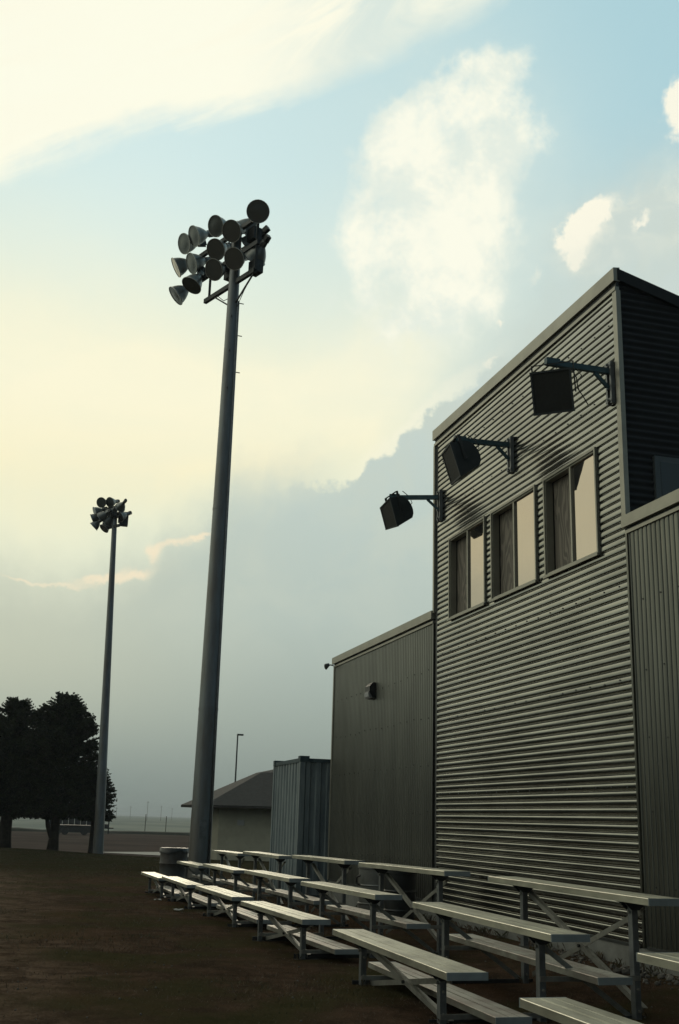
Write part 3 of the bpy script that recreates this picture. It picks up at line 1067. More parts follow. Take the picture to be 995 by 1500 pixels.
def make_bleacher():
    r = empty('bleacher')
    grv = [.098, .112, .19]
    for k in range(3):
        y0, z1 = RUN * k, S1 + RISE * k
        bm = NB(); plank(bm, y0, z1, SW, ST, .006, BL - .006, grv)
        obj('seat', bm, M['alu'], r)
        for xx in (0, BL - .008):
            boxo('end_cap', (xx, xx + .008, y0 - .001, y0 + SW + .001, z1 - ST - .001, z1 + .001), M['cap'], r)
    for k in (1, 2):
        y0, z1 = RUN * k - .392, S1 + RISE * k - .49
        bm = NB(); plank(bm, y0, z1, .245, .044, .006, BL - .006, [.09, .10, .17])
        obj('footboard', bm, M['alu_worn'], r)
        for xx in (0, BL - .008):
            boxo('end_cap', (xx, xx + .008, y0 - .001, y0 + .246, z1 - .045, z1 + .001), M['cap'], r)
    for fx in (.46, 2.28):
        for k in range(3):
            y0, z1 = RUN * k + .115, S1 + RISE * k - ST
            bm = NB()
            box(bm, fx - .03, fx + .03, y0, y0 + .045, -.03, z1 - .03)
            obj('post', bm, M['galv'], r, bevel=.003)
            bm = NB()
            prism(bm, [(y0 - .07, z1 - .002), (y0 + .12, z1 - .002), (y0 + .05, z1 - .06), (y0 - .005, z1 - .06)], 'x', fx - .045, fx - .032)
            prism(bm, [(y0 - .07, z1 - .002), (y0 + .12, z1 - .002), (y0 + .05, z1 - .06), (y0 - .005, z1 - .06)], 'x', fx + .032, fx + .045)
            box(bm, fx - .045, fx + .045, y0 - .08, y0 + .13, z1 - .008, z1 - .0015)
            obj('seat_bracket', bm, M['dark'], r)
        bm = NB()
        box(bm, fx - .03, fx + .03, .06, 1.66, -.035, -.024)
        box(bm, fx - .036, fx - .031, .06, 1.66, -.03, .02)
        obj('base_rail', bm, M['dark'], r)
        for k in (1, 2):
            zf = S1 + RISE * k - .49 - .044
            ya, yb = RUN * (k - 1) + .115, RUN * k + .16
            bm = NB()
            bar(bm, (fx + .036, ya, zf - .018), (fx + .036, yb, zf - .018), .006, .034)
            obj('footboard_support', bm, M['brace'], r)
        bm = NB()
        for k in range(3):
            for zz in (.06, .2):
                tube(bm, [(fx + .028, RUN * k + .137, zz), (fx + .05, RUN * k + .137, zz)], .009, 6)
            tube(bm, [(fx, RUN * k + .118, S1 + RISE * k - .12), (fx, RUN * k + .098, S1 + RISE * k - .12)], .01, 6)
        bo_ = obj('bolts', bm, M['brace'], r)
        bo_['kind'] = 'stuff'
        bm = NB()
        bar(bm, (fx - .036, RUN * 2 + .13, .0), (fx - .036, RUN + .13, S1 + RISE - ST - .05), .006, .035)
        obj('side_brace', bm, M['brace'], r)
    for (yy, za, zb) in ((.185, S1 - ST - .06, .0), (RUN * 2 + .185, S1 + RISE * 2 - ST - .07, .06)):
        bm = NB(); angle_bar(bm, (.46, yy, za), (2.28, yy, zb), .038)
        obj('cross_brace', bm, M['brace'], r)
        bm = NB(); angle_bar(bm, (.46, yy + .02, zb), (2.28, yy + .02, za), .038)
        obj('cross_brace', bm, M['brace'], r)
        bm = NB(); tube(bm, [(1.37, yy - .02, (za + zb) / 2), (1.37, yy + .05, (za + zb) / 2)], .012, 6)
        obj('bolt', bm, M['dark'], r)
    return r


proto = make_bleacher()
BLE = [(-5.90, 2.725, -.004, -.059, 0.0, 'nearest bleacher, cut off at the bottom right corner of the view'),
       (-9.657, 2.729, -.008, -.059, -.001, 'bleacher right in front of the tower wall, with both ends in view'),
       (-13.373, 2.656, .02, -.097, .011, 'bleacher with trash barrels standing behind its top bench'),
       (-16.859, 2.664, .011, -.131, .010, 'bleacher in front of the left wing and the blue container'),
       (-20.535, 2.640, .015, -.194, .006, 'small looking bleacher just right of the thick light pole'),
       (-23.789, 2.627, .007, -.277, .010, 'farthest bleacher, beside the grey barrel at the thick light pole')]
for i, (x, y, yaw, z, sl_, lab) in enumerate(BLE):
    o = proto if i == 0 else copy_tree(proto)
    o.location = (x, y, z)
    o.rotation_euler = (0, -sl_, yaw)
    tag(o, lab, 'bleacher', 'aluminium bleachers in a row')


# ------------------------------------------------------------------ floodlight poles
def lamp_into(parent, pos, aim, scale=1.0):
    """reflector floodlight: mouth centre at pos, mouth facing aim"""
    aim = Vector(aim).normalized()
    q = (-aim).to_track_quat('Z', 'X')
    mt = Matrix.Translation(Vector(pos)) @ q.to_matrix().to_4x4() @ Matrix.Scale(scale, 4)
    bm = NB()
    R_ = .275
    prof = [(R_ + .008, -.004), (R_ + .008, .012), (R_ * .97, .03), (R_ * .9, .11), (R_ * .78, .2), (R_ * .6, .29), (R_ * .42, .36), (.085, .40),
            (.085, .52), (.075, .56), (0, .565)]
    lathe(bm, prof, 24, mt)
    # inner wall so that the mouth is not paper thin
    prof2 = [(R_ - .004, -.002), (R_ - .012, .02)]
    o = obj('floodlight', bm, M['refl'], parent, smooth='auto')
    bm = NB()
    lathe(bm, [(0, -.012), (R_ * .5, -.006), (R_ * .9, .002), (R_ + .004, -.001)], 24, mt)
    obj('lens', bm, M['lens'], o, smooth=True)
    bm = NB()
    lathe(bm, [(R_ + .001, -.008), (R_ + .014, -.008), (R_ + .016, .012), (R_ + .006, .016)], 24, mt)
    obj('rim', bm, M['rimm'], o, smooth='auto')
    bm = NB()
    for s in (-1, 1):
        bar(bm, (s * .09, 0, .44), (s * .09, -.02, .72), .03, .012)
    box(bm, -.07, .07, -.07, .05, .55, .72)
    bmesh.ops.transform(bm, matrix=mt, verts=bm.verts)
    obj('mount', bm, M['dark'], o)
    return o


def pole_body(root, pts, radii, seg=24):
    bm = NB()
    tube(bm, pts, radii, seg)
    return obj('pole', bm, M['pole'], root, smooth='auto')


P1 = Vector((-25.5, 4.08, 0))
fp = empty('floodlight_pole', (P1.x, P1.y, 0))
tag(fp, 'thick tall steel pole with a big cluster of round floodlights, nearer of two', 'light pole', 'stadium light poles')
zs_ = [-.45, 1, 4, 7, 10, 12, 14.3, 16.1]
pole_body(fp, [(0, 0, z) for z in zs_], [.252 - .0078 * max(0, z) for z in zs_])
A = Vector((.922, .387, 0)); N = Vector((.387, -.922, 0))
view = Vector((.987, -.158, 0)); left = Vector((-.158, -.987, 0))


def aimv(a, tilt):
    a, tilt = radians(a), radians(tilt)
    hvec = view * cos(a) + left * sin(a)
    return hvec * cos(tilt) + Vector((0, 0, -sin(tilt)))


LP = [('A', (1.51, .25, 15.72), 4, 27), ('B', (-.34, -.52, 16.19), 50, 25), ('C', (.41, -.21, 15.69), 38, 30), ('D', (-1.84, -1.15, 16.36), 58, 22),
      ('E', (-1.36, -.95, 16.37), 66, 26), ('F', (-.27, -.49, 15.47), 42, 34), ('G', (-2.16, -1.29, 15.77), 88, 30), ('H', (-1.39, -.96, 15.56), 68, 26),
      ('I', (-.30, -.5, 14.9), 44, 30), ('J', (.59, -.13, 14.52 + .3), 36, 32), ('K', (-1.31, -.93, 14.87), 60, 60), ('L', (-2.08, -1.25, 14.88), 84, 42),
      ('M', (-.28, .21, 16.18), 120, 30), ('N', (-.02, .32, 15.59), 130, 30), ('O', (.01, .33, 15.29), 125, 40), ('Q', (.5, .42, 14.95), 150, 35)]
for nme, p, a, tl in LP:
    lamp_into(fp, p, aimv(a, tl))
for z, a0, a1 in ((14.45, -1.4, .95), (15.2, -2.0, 1.05), (15.95, -1.9, 1.1)):
    bm = NB()
    bar(bm, A * a0 + Vector((0, 0, z)), A * a1 + Vector((0, 0, z)), .09, .12)
    obj('crossarm', bm, M['dark'], fp)
for a in (-1.2, .98):
    bm = NB()
    bar(bm, A * a + Vector((0, 0, 14.45)), A * a + Vector((0, 0, 16.1)), .06)
    obj('upright', bm, M['dark'], fp)
bm = NB()
for a in (-.95, .95):
    bar(bm, A * a + Vector((0, 0, 14.42)), A * (.13 * (1 if a > 0 else -1)) + Vector((0, 0, 13.85)), .035)
obj('brace', bm, M['dark'], fp)
bm = NB()
bar(bm, A * .98 + Vector((0, 0, 15.95)), Vector((1.3, .2, 15.9)), .07)
for a in (-1.6, -.9, -.2, .5):
    bar(bm, A * a + N * -.02 + Vector((0, 0, 15.3)), A * a + N * .1 + Vector((0, 0, 14.9)), .03)
obj('strut', bm, M['dark'], fp)
for a, z, s_ in ((.5, 15.7, -.22), (.7, 15.1, -.2), (.8, 14.62, -.12), (-.5, 15.0, -.2)):
    c0 = A * a - N * abs(s_) + Vector((0, 0, z))
    bm = NB()
    bar(bm, c0 - A * .16, c0 + A * .16, .24, .34)
    obj('ballast_box', bm, M['dark'], fp, bevel=.015)
bm = NB()
tube(bm, [A * -.8 + Vector((0, 0, 14.4)), A * -.45 + Vector((0, 0, 14.12)), A * -.15 + Vector((0, 0, 14.1))], .01, 5)
tube(bm, [A * .9 + Vector((0, 0, 14.4)), A * .5 + Vector((0, 0, 14.05)), A * .2 + Vector((0, 0, 13.7))], .01, 5)
obj('cable', bm, M['black'], fp)
bm = NB()
for k, z in enumerate([13.9, 13.45, 13.0, 12.5, 12.0, 11.5]):
    s = 1 if k % 2 else -1
    d_ = Vector((.2, .98, 0)) if k % 2 == 0 else Vector((.98, -.2, 0))
    bar(bm, d_ * .12 + Vector((0, 0, z)), d_ * .28 + Vector((0, 0, z - .02)), .018)
obj('climbing_peg', bm, M['dark'], fp)
bm = NB()
tube(bm, [(.2, .18, -.3), (.19, .17, 3.4), (.13, .13, 13.9)], .022, 8)
obj('conduit', bm, M['galv'], fp, smooth=True)
for z in (3.6, 8.4):
    bm = NB()
    rr = .252 - .0078 * z
    lathe(bm, [(rr - .01, z - .03), (rr + .006, z - .03), (rr + .006, z + .03), (rr - .01, z + .03)], 24)
    obj('band', bm, M['pole'], fp, smooth='auto')

bm = NB(); box(bm, .236, .262, -.08, .08, .75, 1.15)
obj('hand_hole_cover', bm, M['galv'], fp, bevel=.01)
bm = NB(); lathe(bm, [(.25, -.3), (.44, -.3), (.44, -.26), (.25, -.25)], 24); obj('base_plate', bm, M['galv'], fp)
P2 = Vector((-58, 4.23, 0))
fp2 = empty('floodlight_pole', (P2.x, P2.y, 0))
tag(fp2, 'slimmer distant steel light pole in front of the trees', 'light pole', 'stadium light poles')
lean = lambda z: Vector((0, -.035 * (z + .8), z))
zs_ = [-1.1, 2, 6, 10, 14, 17.0]
pole_body(fp2, [lean(z) for z in zs_], [.26 - .008 * max(0, z) for z in zs_], 20)
T2 = lean(0).y
for p, a, tl in (((-.1, -1.38, 17.3), 25, 20), ((-.07, -.93, 17.35), 40, 20), ((-.5, -1.66, 16.85), 75, 25), ((-.1, -1.3, 16.5), 130, 25),
                 ((-.7, -1.75, 16.5), 95, 25), ((-.6, -1.65, 16.05), 100, 45), ((-.1, -.9, 16.7), 140, 30), ((-.2, -.95, 16.25), 150, 35),
                 ((.3, -.4, 17.0), 150, 25), ((.35, -.35, 16.5), 60, 30), ((-.4, -1.1, 15.95), 60, 50)):
    lamp_into(fp2, p, aimv(a, tl), 1.0)
for z, a0 in ((16.0, .45), (16.5, 1), (17.05, .9)):
    bm = NB()
    c0 = lean(z)
    bar(bm, c0 + Vector((-1.1, -.95, 0)) * a0, c0 + Vector((.45, .22, 0)), .1, .14)
    obj('crossarm', bm, M['dark'], fp2)
bm = NB()
for a, b_ in (((-.7, -1.15, 16.2), (-.7, -1.15, 17.1)), ((.2, -.4, 16.2), (.2, -.4, 17.1))):
    bar(bm, a, b_, .08)
obj('upright', bm, M['dark'], fp2)
boxo('control_box', (-.15, .15, -.35, .1, 16.1, 16.85), M['dark'], fp2)


# ------------------------------------------------------------------ trash containers
def drum(name, loc, label, r, hgt, m_, handle=False, taper=1.0):
    d = empty(name, loc)
    tag(d, label, 'trash can')
    bm = NB()
    prof = [(0, 0), (r * taper, 0), (r * taper * 1.0, hgt * .04)]
    for k in (.33, .66):
        rr = r * (taper + (1 - taper) * k)
        prof += [(rr, hgt * (k - .02)), (rr + .012, hgt * k), (rr, hgt * (k + .02))]
    prof += [(r, hgt - .03), (r + .012, hgt - .025), (r + .012, hgt), (r - .012, hgt), (r - .02, hgt - .05), (0, hgt - .2)]
    lathe(bm, prof, 28)
    obj('body', bm, m_, d, smooth='auto')
    return d


d1 = drum('trash_barrel', (-24.4, 3.36, -.32), 'grey steel barrel at the foot of the thick light pole', .29, .86, M['drum'])
bm = NB()
for k in range(28):
    a0, a1 = 2 * pi * k / 28, 2 * pi * (k + 1) / 28
    z = .85 + random.uniform(-.01, .02)
r_out = []
for k in range(28):
    a = 2 * pi * k / 28
    zz = random.uniform(.76, .82)
    r_out.append([bm.verts.new((.27 * cos(a), .27 * sin(a), .87)), bm.verts.new((.308 * cos(a), .308 * sin(a), .875 + random.uniform(0, .015))), bm.verts.new((.312 * cos(a), .312 * sin(a), zz))])
for k in range(28):
    a, b_ = r_out[k], r_out[(k + 1) % 28]
    bm.faces.new([a[0], b_[0], b_[1], a[1]]); bm.faces.new([a[1], b_[1], b_[2], a[2]])
obj('bin_liner', bm, M['black'], d1, smooth=True)
d2 = drum('trash_barrel', (-15.3, 4.98, -.11), 'grey barrel against the left wing behind the bleachers', .29, .72, mat('barrel_grey', (.2, .21, .2), .5, .3, 0, 4, col2=(.15, .15, .14)))
bm = NB()
tube(bm, [(.1, -.31, .6), (.06, -.35, .58), (.06, -.35, .5), (.1, -.31, .48)], .014, 6)
obj('handle', bm, M['black'], d2)
d3 = drum('trash_can', (-14.0, 4.83, -.09), 'black tapered bin right beside the grey barrel behind the bleachers', .215, .7, M['black'], taper=.86)
bm = NB()
lathe(bm, [(.232, .70), (.232, .715), (.2, .735), (.08, .745), (0, .745)], 24)
obj('lid', bm, M['black'], d3, smooth='auto')

# ------------------------------------------------------------------ shipping container
ct = empty('shipping_container', (-21.35, 8.0, -.25))
tag(ct, 'blue grey steel shipping container standing on the ground behind the bleachers', 'container')
cx0, cx1, cy0, cy1, ch = -1.12, 1.15, -3.0, 3.0, 2.59
# ribbed end facing the bleachers
bm = NB()
prof = []
nr = 9
pw_ = (cx1 - cx0 - .16) / nr
for k in range(nr):
    x = cx0 + .08 + k * pw_
    prof += [(x, .0), (x + pw_ * .42, .0), (x + pw_ * .56, .045), (x + pw_ * .88, .045)]
prof.append((cx1 - .08, 0.0))
prev = None
for (x, dy) in prof:
    r = [bm.verts.new((x, cy0 + .02 + dy, .16)), bm.verts.new((x, cy0 + .02 + dy, ch - .1))]
    if prev: bm.faces.new([prev[0], r[0], r[1], prev[1]])
    prev = r
obj('ribbed_end', bm, M['contain'], ct)
bm = NB()
prev = None
n = 28
for k in range(n):
    y = cy0 + .12 + (cy1 - cy0 - .24) * k / n
    st = (cy1 - cy0 - .24) / n
    for q, dx in ((0, 0), (.4, 0), (.5, -.03), (.9, -.03)):
        r = [bm.verts.new((cx1 - .015 + dx, y + st * q, .16)), bm.verts.new((cx1 - .015 + dx, y + st * q, ch - .1))]
        if prev: bm.faces.new([prev[0], r[0], r[1], prev[1]])
        prev = r
obj('side_panel', bm, M['contain'], ct)
bm = NB()
box(bm, cx0 + .02, cx1 - .05, cy0 + .08, cy1 - .02, .1, ch - .03)
obj('inner_shell', bm, M['contain_frame'], ct)
for (x, y) in ((cx0, cy0), (cx1 - .1, cy0), (cx1 - .1, cy1 - .1)):
    boxo('corner_post', (x, x + .1, y, y + .1, .1, ch - .1), M['contain'], ct, .008)
for dims in ((cx0 + .1, cx1 - .1, cy0 + .005, cy0 + .07, ch - .1, ch - .03), (cx0 + .1, cx1 - .1, cy0 + .005, cy0 + .08, .05, .16),
             (cx1 - .07, cx1 - .005, cy0 + .1, cy1 - .1, ch - .1, ch - .04), (cx1 - .08, cx1 - .005, cy0 + .1, cy1 - .1, .05, .16)):
    boxo('rail', dims, M['contain_frame'], ct, .004)
for (x, y) in ((cx0, cy0), (cx1 - .16, cy0), (cx1 - .16, cy1 - .17)):
    for z in (0, ch - .1):
        boxo('corner_casting', (x - .004, x + .164, y - .004, y + .174, z, z + .11), M['contain_frame'], ct, .006)

# ------------------------------------------------------------------ octagonal concession building
cb_ = empty('pavilion', (-58.3, 13.0, -1.1))
tag(cb_, 'eight sided beige shed with a low brown shingle roof behind the container', 'building')
Rw, Re = 3.75, 4.75
angs = [radians(-12 + 45 * k) for k in range(8)]
signed = None
for k in range(8):
    a0, a1 = angs[k], angs[(k + 1) % 8]
    p0 = Vector((Rw * cos(a0), Rw * sin(a0), 0)); p1 = Vector((Rw * cos(a1), Rw * sin(a1), 0))
    q0, q1 = p0 * .955, p1 * .955
    bm = NB()
    vs = [bm.verts.new(p) for p in (p0, p1, q1, q0)] + [bm.verts.new(p + Vector((0, 0, 2.95))) for p in (p0, p1, q1, q0)]
    for f in [(0, 3, 2, 1), (4, 5, 6, 7), (0, 1, 5, 4), (1, 2, 6, 5), (2, 3, 7, 6), (3, 0, 4, 7)]:
        bm.faces.new([vs[i] for i in f])
    obj('wall', bm, M['shedwall'], cb_)
    e0 = Vector((Re * cos(a0), Re * sin(a0), 2.9)); e1 = Vector((Re * cos(a1), Re * sin(a1), 2.9))
    c0 = Vector((.9 * cos(a0), .9 * sin(a0), 4.65)); c1 = Vector((.9 * cos(a1), .9 * sin(a1), 4.65))
    bm = NB()
    dz = Vector((0, 0, -.12))
    vs = [bm.verts.new(p) for p in (e0, e1, c1, c0)] + [bm.verts.new(p + dz) for p in (e0, e1, c1, c0)]
    for f in [(0, 1, 2, 3), (7, 6, 5, 4), (0, 4, 5, 1), (1, 5, 6, 2), (2, 6, 7, 3), (3, 7, 4, 0)]:
        bm.faces.new([vs[i] for i in f])
    obj('roof_panel', bm, M['shingle'], cb_)
bm = NB()
top = [bm.verts.new((.9 * cos(a), .9 * sin(a), 4.648)) for a in angs]
ap = bm.verts.new((0, 0, 4.85))
for k in range(8):
    bm.faces.new([top[k], top[(k + 1) % 8], ap])
obj('roof_cap', bm, M['shingle'], cb_)
# small pale notice on the wall facing the camera
a0, a1 = angs[7], angs[0]
p0 = Vector((Rw * cos(a0), Rw * sin(a0), 0)); p1 = Vector((Rw * cos(a1), Rw * sin(a1), 0))
nrm = ((p0 + p1) / 2).normalized(); ax = (p1 - p0).normalized()
ctr = p0.lerp(p1, .42) + nrm * .02 + Vector((0, 0, 2.1))
bm = NB()
bar(bm, ctr - ax * .18, ctr + ax * .18, .03, .26)
obj('notice', bm, M['grey_sign'], cb_)

# parking light behind the shed
pl = empty('street_lamp', (-110, 20.7, -1.42))
tag(pl, 'thin dark lamp post rising behind the brown shed roof', 'lamp post')
bm = NB(); tube(bm, [(0, 0, 0), (0, 0, 10.6)], [.1, .07], 8); obj('pole', bm, M['dark'], pl)
boxo('lamp_head', (-.2, .2, -.05, .55, 10.57, 10.72), M['dark'], pl, .02)


# ------------------------------------------------------------------ trees
def leaf_material():
    m = bpy.data.materials.new('conifer_foliage'); m.use_nodes = True
    t = m.node_tree; h = G(t); b = t.nodes['Principled BSDF']; b.inputs['Roughness'].default_value = .8
    b.inputs['Specular IOR Level'].default_value = .2
    tc = h.node('ShaderNodeTexCoord')
    n_ = h.noise(tc.outputs['Object'], 1.6, 4, .7)
    t.links.new(h.mix(h.sstep(.38, .62, n_), (.014, .022, .011, 1), (.032, .04, .017, 1)), b.inputs['Base Color'])
    return m


M['leaf'] = leaf_material()


def conifer(loc, H, R, z0, label, seed, trunk_r=.26, fork=None):
    rn = random.Random(seed)
    root = empty('conifer_tree', loc)
    tag(root, label, 'tree', 'dark conifers at the left')
    bm = NB()
    tube(bm, [(0, 0, -.4), (.03, .02, .5), (0, .04, 2.2), (.05, 0, H * .6), (0, 0, H * .97)], [trunk_r * 1.35, trunk_r, trunk_r * .8, trunk_r * .4, .02], 10)
    obj('trunk', bm, M['bark'], root, smooth=True)
    if fork:
        bm = NB()
        tube(bm, [(0, 0, .3), (fork * .35, -fork * .5 - .1, 1.1), (fork * .4, -fork * .8 - .2, 2.4)], [trunk_r * .6, trunk_r * .42, trunk_r * .3], 8)
        obj('limb', bm, M['bark'], root, smooth=True)
    limb = NB()
    V, F = [], []

    def spray(p, d, L):
        """needle spray: a spine with fans of small leaf faces"""
        n = max(3, int(L / .07))
        for i in range(n):
            t_ = (i + rn.random()) / n
            q = p + d * (L * t_) + Vector((0, 0, -.18 * L * t_ * (1 - t_)))
            wdt = .15 * (1 - t_ * .5)
            for _ in range(3):
                e = Vector((rn.gauss(0, 1), rn.gauss(0, 1), rn.gauss(0, .7))).normalized()
                tip = q + (e * .8 + d * .9).normalized() * wdt * rn.uniform(.7, 1.5)
                s = e.cross(d).normalized() * .055 * rn.uniform(.6, 1.4)
                k = len(V)
                V.extend([tuple(q - s), tuple(q + s), tuple(tip)])
                F.append((k, k + 1, k + 2))

    def radius(f):
        # crown outline: broad belly low down, rounded shoulders, blunt top
        return R * max(.02, (1 - f ** 2.7)) ** .72 * (1.1 - .25 * f) * (.85 + .15 * min(1, f * 8))

    levels = int((H - z0) / .14)
    for li in range(levels):
        f = (li + .5) / levels
        z = z0 + (H - z0) * f
        nb = 14 if f < .85 else 10
        for k in range(nb):
            az = rn.uniform(0, 2 * pi)
            lump = .86 + .28 * noise.noise(Vector((cos(az) * 1.3, sin(az) * 1.3, z * .55 + seed)))
            rr = max(.35, radius(f) * lump * rn.uniform(.88, 1.05))
            d = Vector((cos(az), sin(az), .12 + .35 * f)).normalized()
            start = Vector((0, 0, z - rr * .2))
            bar(limb, start, start + d * rr, .03, .03)
            ns = max(4, int(rr * 5.5))
            for j in range(ns):
                t_ = .15 + .85 * (j + rn.random() * .7) / ns
                pp = start + d * (rr * t_)
                a2 = az + rn.uniform(-1.2, 1.2)
                sd_ = Vector((cos(a2), sin(a2), rn.uniform(-.35, .6))).normalized()
                spray(pp, sd_, .36 * rn.uniform(.7, 1.25))
            spray(start + d * rr * .85, d, .4)
    for _ in range(18):
        spray(Vector((rn.uniform(-.5, .5), rn.uniform(-.5, .5), H - .8)), Vector((rn.uniform(-.35, .35), rn.uniform(-.35, .35), 1)).normalized(), rn.uniform(.5, .85))
    obj('limb', limb, M['bark'], root)
    me = bpy.data.meshes.new('crown')
    me.from_pydata(V, [], F)
    me.materials.append(M['leaf'])
    link(bpy.data.objects.new('crown', me), root)
    return root, len(F)


conifer((-62, 2.15, -.58), 7.9, 2.9, 1.9, 'dark rounded conifer nearer the light pole, right one of the two', 11, .26, .5)
conifer((-63, -.35, -.5), 7.5, 2.7, 1.8, 'dark rounded conifer at the left edge of the view', 23, .34)
conifer((-66, 4.35, -1.08), 4.5, 1.4, 2.1, 'short dark conifer half hidden behind the slim light pole', 31, .13)
# added unseen tree belt left of the view, so the wall mirrors something dark
src = [o for o in bpy.data.objects if o.name in ('crown', 'crown.001')]
V2, F2 = [], []
rn = random.Random(8)
for k in range(26):
    t_ = k / 25
    bx, by = -70 + 44 * t_, -11.5 - 62 * t_
    sc2 = rn.uniform(.85, 1.08)
    an = rn.uniform(0, 6)
    me_ = src[k % 2].data
    co = [0.0] * (len(me_.vertices) * 3)
    me_.vertices.foreach_get('co', co)
    for f_ in range(0, len(me_.vertices) // 3, 6):
        ps = [Vector(co[9 * f_ + 3 * q:9 * f_ + 3 * q + 3]) for q in range(3)]
        cc_ = (ps[0] + ps[1] + ps[2]) / 3
        i0 = len(V2)
        for p_ in ps:
            p_ = cc_ + (p_ - cc_) * 2.8
            if p_.z < 3.2: p_.z -= 1.7 * (1 - max(0, p_.z - 1.5) / 1.7)
            V2.append((bx + (p_.x * cos(an) - p_.y * sin(an)) * sc2 * 1.15, by + (p_.x * sin(an) + p_.y * cos(an)) * sc2 * 1.15, p_.z * sc2 * 1.12 - .6))
        F2.append((i0, i0 + 1, i0 + 2))
me = bpy.data.meshes.new('added_tree_belt')
me.from_pydata(V2, [], F2)
me.materials.append(M['leaf'])
tag(link(bpy.data.objects.new('added_tree_belt', me)), 'added unseen belt of dark conifers beyond the left edge, darkening the wall reflections', 'tree belt', kind='stuff')
# (a few low hanging branches at the right foot belong to the first crown)

# ------------------------------------------------------------------ parked flatbed trailer under the trees
tr = empty('flatbed_truck', (-150, 8.0, -1.41))
tag(tr, 'dark stake bed trailer parked in the distance behind the trees', 'trailer')
bm = NB(); box(bm, -1.2, 1.2, -3.4, 2.6, 1.0, 1.2); obj('bed', bm, M['truck'], tr)
boxo('skirt', (.9, 1.05, -3.3, 2.5, .35, 1.0), M['truck'], tr)
for y0 in [-3.4 + .75 * k for k in range(8)]:
    boxo('side_panel', (1.14, 1.2, y0, y0 + .7, 1.22, 2.15), M['truck'], tr)
boxo('headboard', (-1.2, 1.2, -3.5, -3.4, 1.0, 2.5), M['truck'], tr)
bm = NB(); box(bm, -.3, .3, 2.6, 4.6, .85, 1.0); box(bm, -.08, .08, 3.9, 4.05, .2, 2.1); box(bm, -.5, .5, 3.3, 3.9, 1.0, 1.4)
obj('tongue', bm, M['truck'], tr)
for y in (-2.4, -1.5, .9):
    for x in (1.0,):
        bm = NB(); lathe(bm, [(0, -.14), (.42, -.14), (.48, -.08), (.48, .08), (.42, .14), (0, .14)], 18,
                         Matrix.Translation((x, y, .48)) @ Euler((0, radians(90), 0)).to_matrix().to_4x4())
        obj('wheel', bm, M['rubber'], tr, smooth='auto')

# fence posts on the far edge of the field, distant utility poles
posts = [(245, 24.0), (271, 26.6)]
for i, (yy, hh, lab) in enumerate([(18.6, 2.5, 'thin fence post on the far bank, left one near the poles'), (21.6, 2.3, 'thin fence post on the far bank, right one near the shed')]):
    bm = NB(); tube(bm, [(0, 0, -.3), (0, 0, hh)], .05, 6)
    fpz = obj('fence_post', bm, M['wood']); fpz.location = (-167.5, yy, -1.1)
    tag(fpz, lab, 'post', 'posts on the far bank')
WHICH = ['second utility pole from the left on the hazy horizon', 'third utility pole from the left on the hazy horizon',
         'tallest of the faint utility poles on the hazy horizon', 'second utility pole from the right on the hazy horizon',
         'rightmost faint utility pole on the horizon, nearest the thick pole', 'leftmost faint utility pole on the horizon, nearest the slim pole']
for i, (ry, dist, hh) in enumerate([(.0855, 620, 6.5), (.0975, 700, 8), (.112, 560, 9.5), (.124, 640, 8.2), (.1335, 760, 8), (.075, 800, 6.5)]):
    bm = NB(); tube(bm, [(0, 0, -.5), (0, 0, hh)], .09, 6); bar(bm, (0, -.7, hh - .6), (0, .7, hh - .6), .1)
    up_ = obj('utility_pole', bm, M['wood']); up_.location = (-dist, ry * dist, -1.42)
    tag(up_, WHICH[i], 'utility pole', 'utility poles on the horizon')

# ------------------------------------------------------------------ rubble along the footing
rn = random.Random(5)
bm = NB()
for k in range(520):
    x = rn.uniform(-11.5, -4.5)
    y = YF - .06 - abs(rn.gauss(0, .17))
    s = (.008 + .03 * rn.random() ** 2.2) * (1.25 if x > -9.5 else .8)
    z = ground_z(x, y) + s * .25
    mt = Matrix.Translation((x, y, z)) @ Euler((rn.random() * 3, rn.random() * 3, rn.random() * 3)).to_matrix().to_4x4()
    r = bmesh.ops.create_icosphere(bm, subdivisions=1, radius=s, matrix=mt)
    for v_ in r['verts']:
        c0 = mt.translation
        v_.co = c0 + (v_.co - c0) * rn.uniform(.6, 1.15)
        v_.co.z = z + (v_.co.z - z) * .7
rb = obj('rubble', bm, M['rock'])
tag(rb, 'loose stones and gravel lying along the foot of the wall', 'rubble', kind='stuff')
bm = NB()
for k in range(350):
    x = -5 - 20 * rn.random() ** 1.3
    y = rn.uniform(-2.6, 5.2)
    s = rn.uniform(.003, .011)
    mt = Matrix.Translation((x, y, ground_z(x, y) + s * .3)) @ Euler((rn.random() * 3, rn.random() * 3, 0)).to_matrix().to_4x4()
    bmesh.ops.create_icosphere(bm, subdivisions=1, radius=s, matrix=mt)
pb = obj('pebbles', bm, M['rock'])
tag(pb, 'tiny pebbles scattered over the dark soil', 'pebbles', kind='stuff')

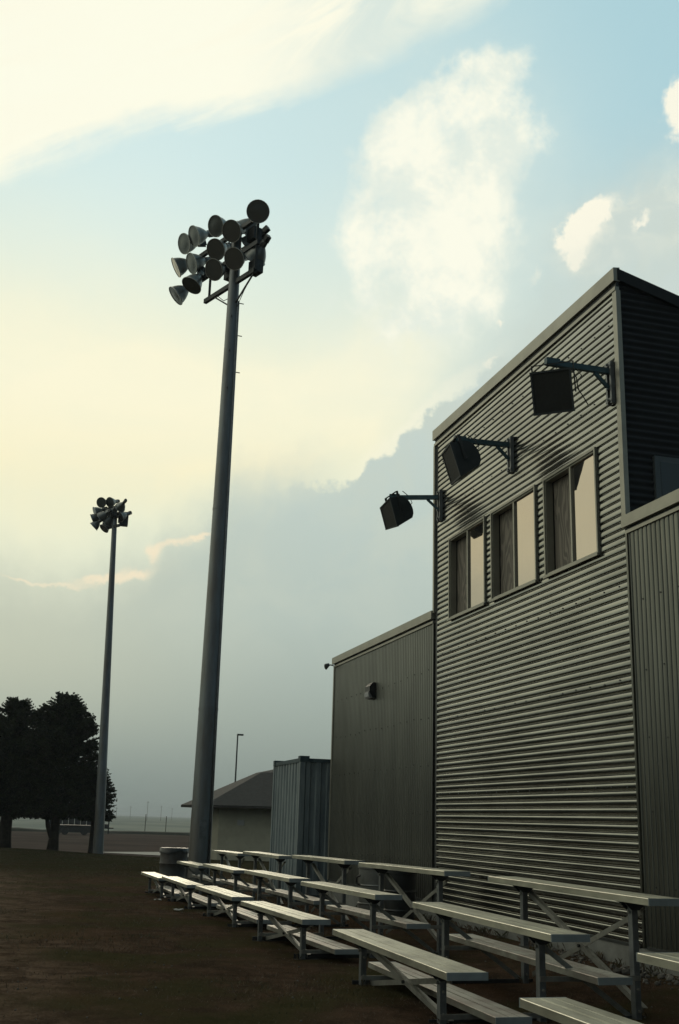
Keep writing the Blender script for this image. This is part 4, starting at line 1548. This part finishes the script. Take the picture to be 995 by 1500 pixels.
# weeds along the footing and round the bleacher posts
V3, F3 = [], []
rn = random.Random(12)
def tuft(x, y, n, hh):
    for _ in range(n):
        a = rn.uniform(0, 2 * pi); px_, py_ = x + rn.gauss(0, .03), y + rn.gauss(0, .03)
        z = ground_z(px_, py_) - .005; h_ = hh * rn.uniform(.4, 1.2); w_ = rn.uniform(.002, .005)
        lx, ly = rn.gauss(0, .35) * h_, rn.gauss(0, .35) * h_
        i0 = len(V3)
        V3.extend([(px_ - w_ * cos(a), py_ - w_ * sin(a), z), (px_ + w_ * cos(a), py_ + w_ * sin(a), z),
                   (px_ + lx * .5, py_ + ly * .5, z + h_ * .7), (px_ + lx, py_ + ly, z + h_ * .9)])
        F3.extend([(i0, i0 + 1, i0 + 2), (i0 + 1, i0 + 3, i0 + 2)])
for k in range(170):
    x = rn.uniform(-19.6, -4.5)
    if noise.noise(Vector((x * .8, 2, 2))) > -.1: tuft(x, YF - .05 - abs(rn.gauss(0, .06)), 9, .09)
for (x, y, yaw, z, sl_, lab) in BLE:
    for fx in (.46, 2.28):
        for k in range(3):
            tuft(x + fx + rn.gauss(0, .03), y + RUN * k + .13, 14, .06)
for k in range(24):
    a = rn.uniform(0, 2 * pi); tuft(P1.x + .3 * cos(a), P1.y + .3 * sin(a), 12, .12)
me = bpy.data.meshes.new('weeds'); me.from_pydata(V3, [], F3); me.materials.append(gr.data.materials[0])
tag(link(bpy.data.objects.new('weeds', me)), 'short dry weeds at the foot of the walls and posts', 'weeds', kind='stuff')

# litter near the far bleachers
for (x, y, s, lab) in ((-17.6, 2.55, .07, 'pale flattened scrap by the third bleacher leg'), (-20.2, 2.55, .06, 'pale crumpled scrap farther along by the small bleacher legs')):
    bm = NB()
    bmesh.ops.create_grid(bm, x_segments=4, y_segments=4, size=s)
    for v_ in bm.verts:
        v_.co.z += rn.uniform(-.01, .015)
    ret = bmesh.ops.extrude_face_region(bm, geom=list(bm.faces))
    for e in ret['geom']:
        if isinstance(e, bmesh.types.BMVert): e.co.z += .004
    lo = obj('paper_scrap', bm, M['white']); lo.location = (x, y, ground_z(x, y) + .02)
    tag(lo, lab, 'litter')

# ------------------------------------------------------------------ haze
bm = NB()
box(bm, -9500, 40, -6500, 6500, -2.6, 18.5)
m = bpy.data.materials.new('haze'); m.use_nodes = True
t = m.node_tree; t.nodes.clear()
pv = t.nodes.new('ShaderNodeVolumePrincipled')
pv.inputs['Color'].default_value = (.86, .92, .95, 1)
pv.inputs['Density'].default_value = .00035
pv.inputs['Anisotropy'].default_value = 0.0
o_ = t.nodes.new('ShaderNodeOutputMaterial'); t.links.new(pv.outputs[0], o_.inputs['Volume'])
hz = obj('haze', bm, m)
hz['kind'] = 'stuff'
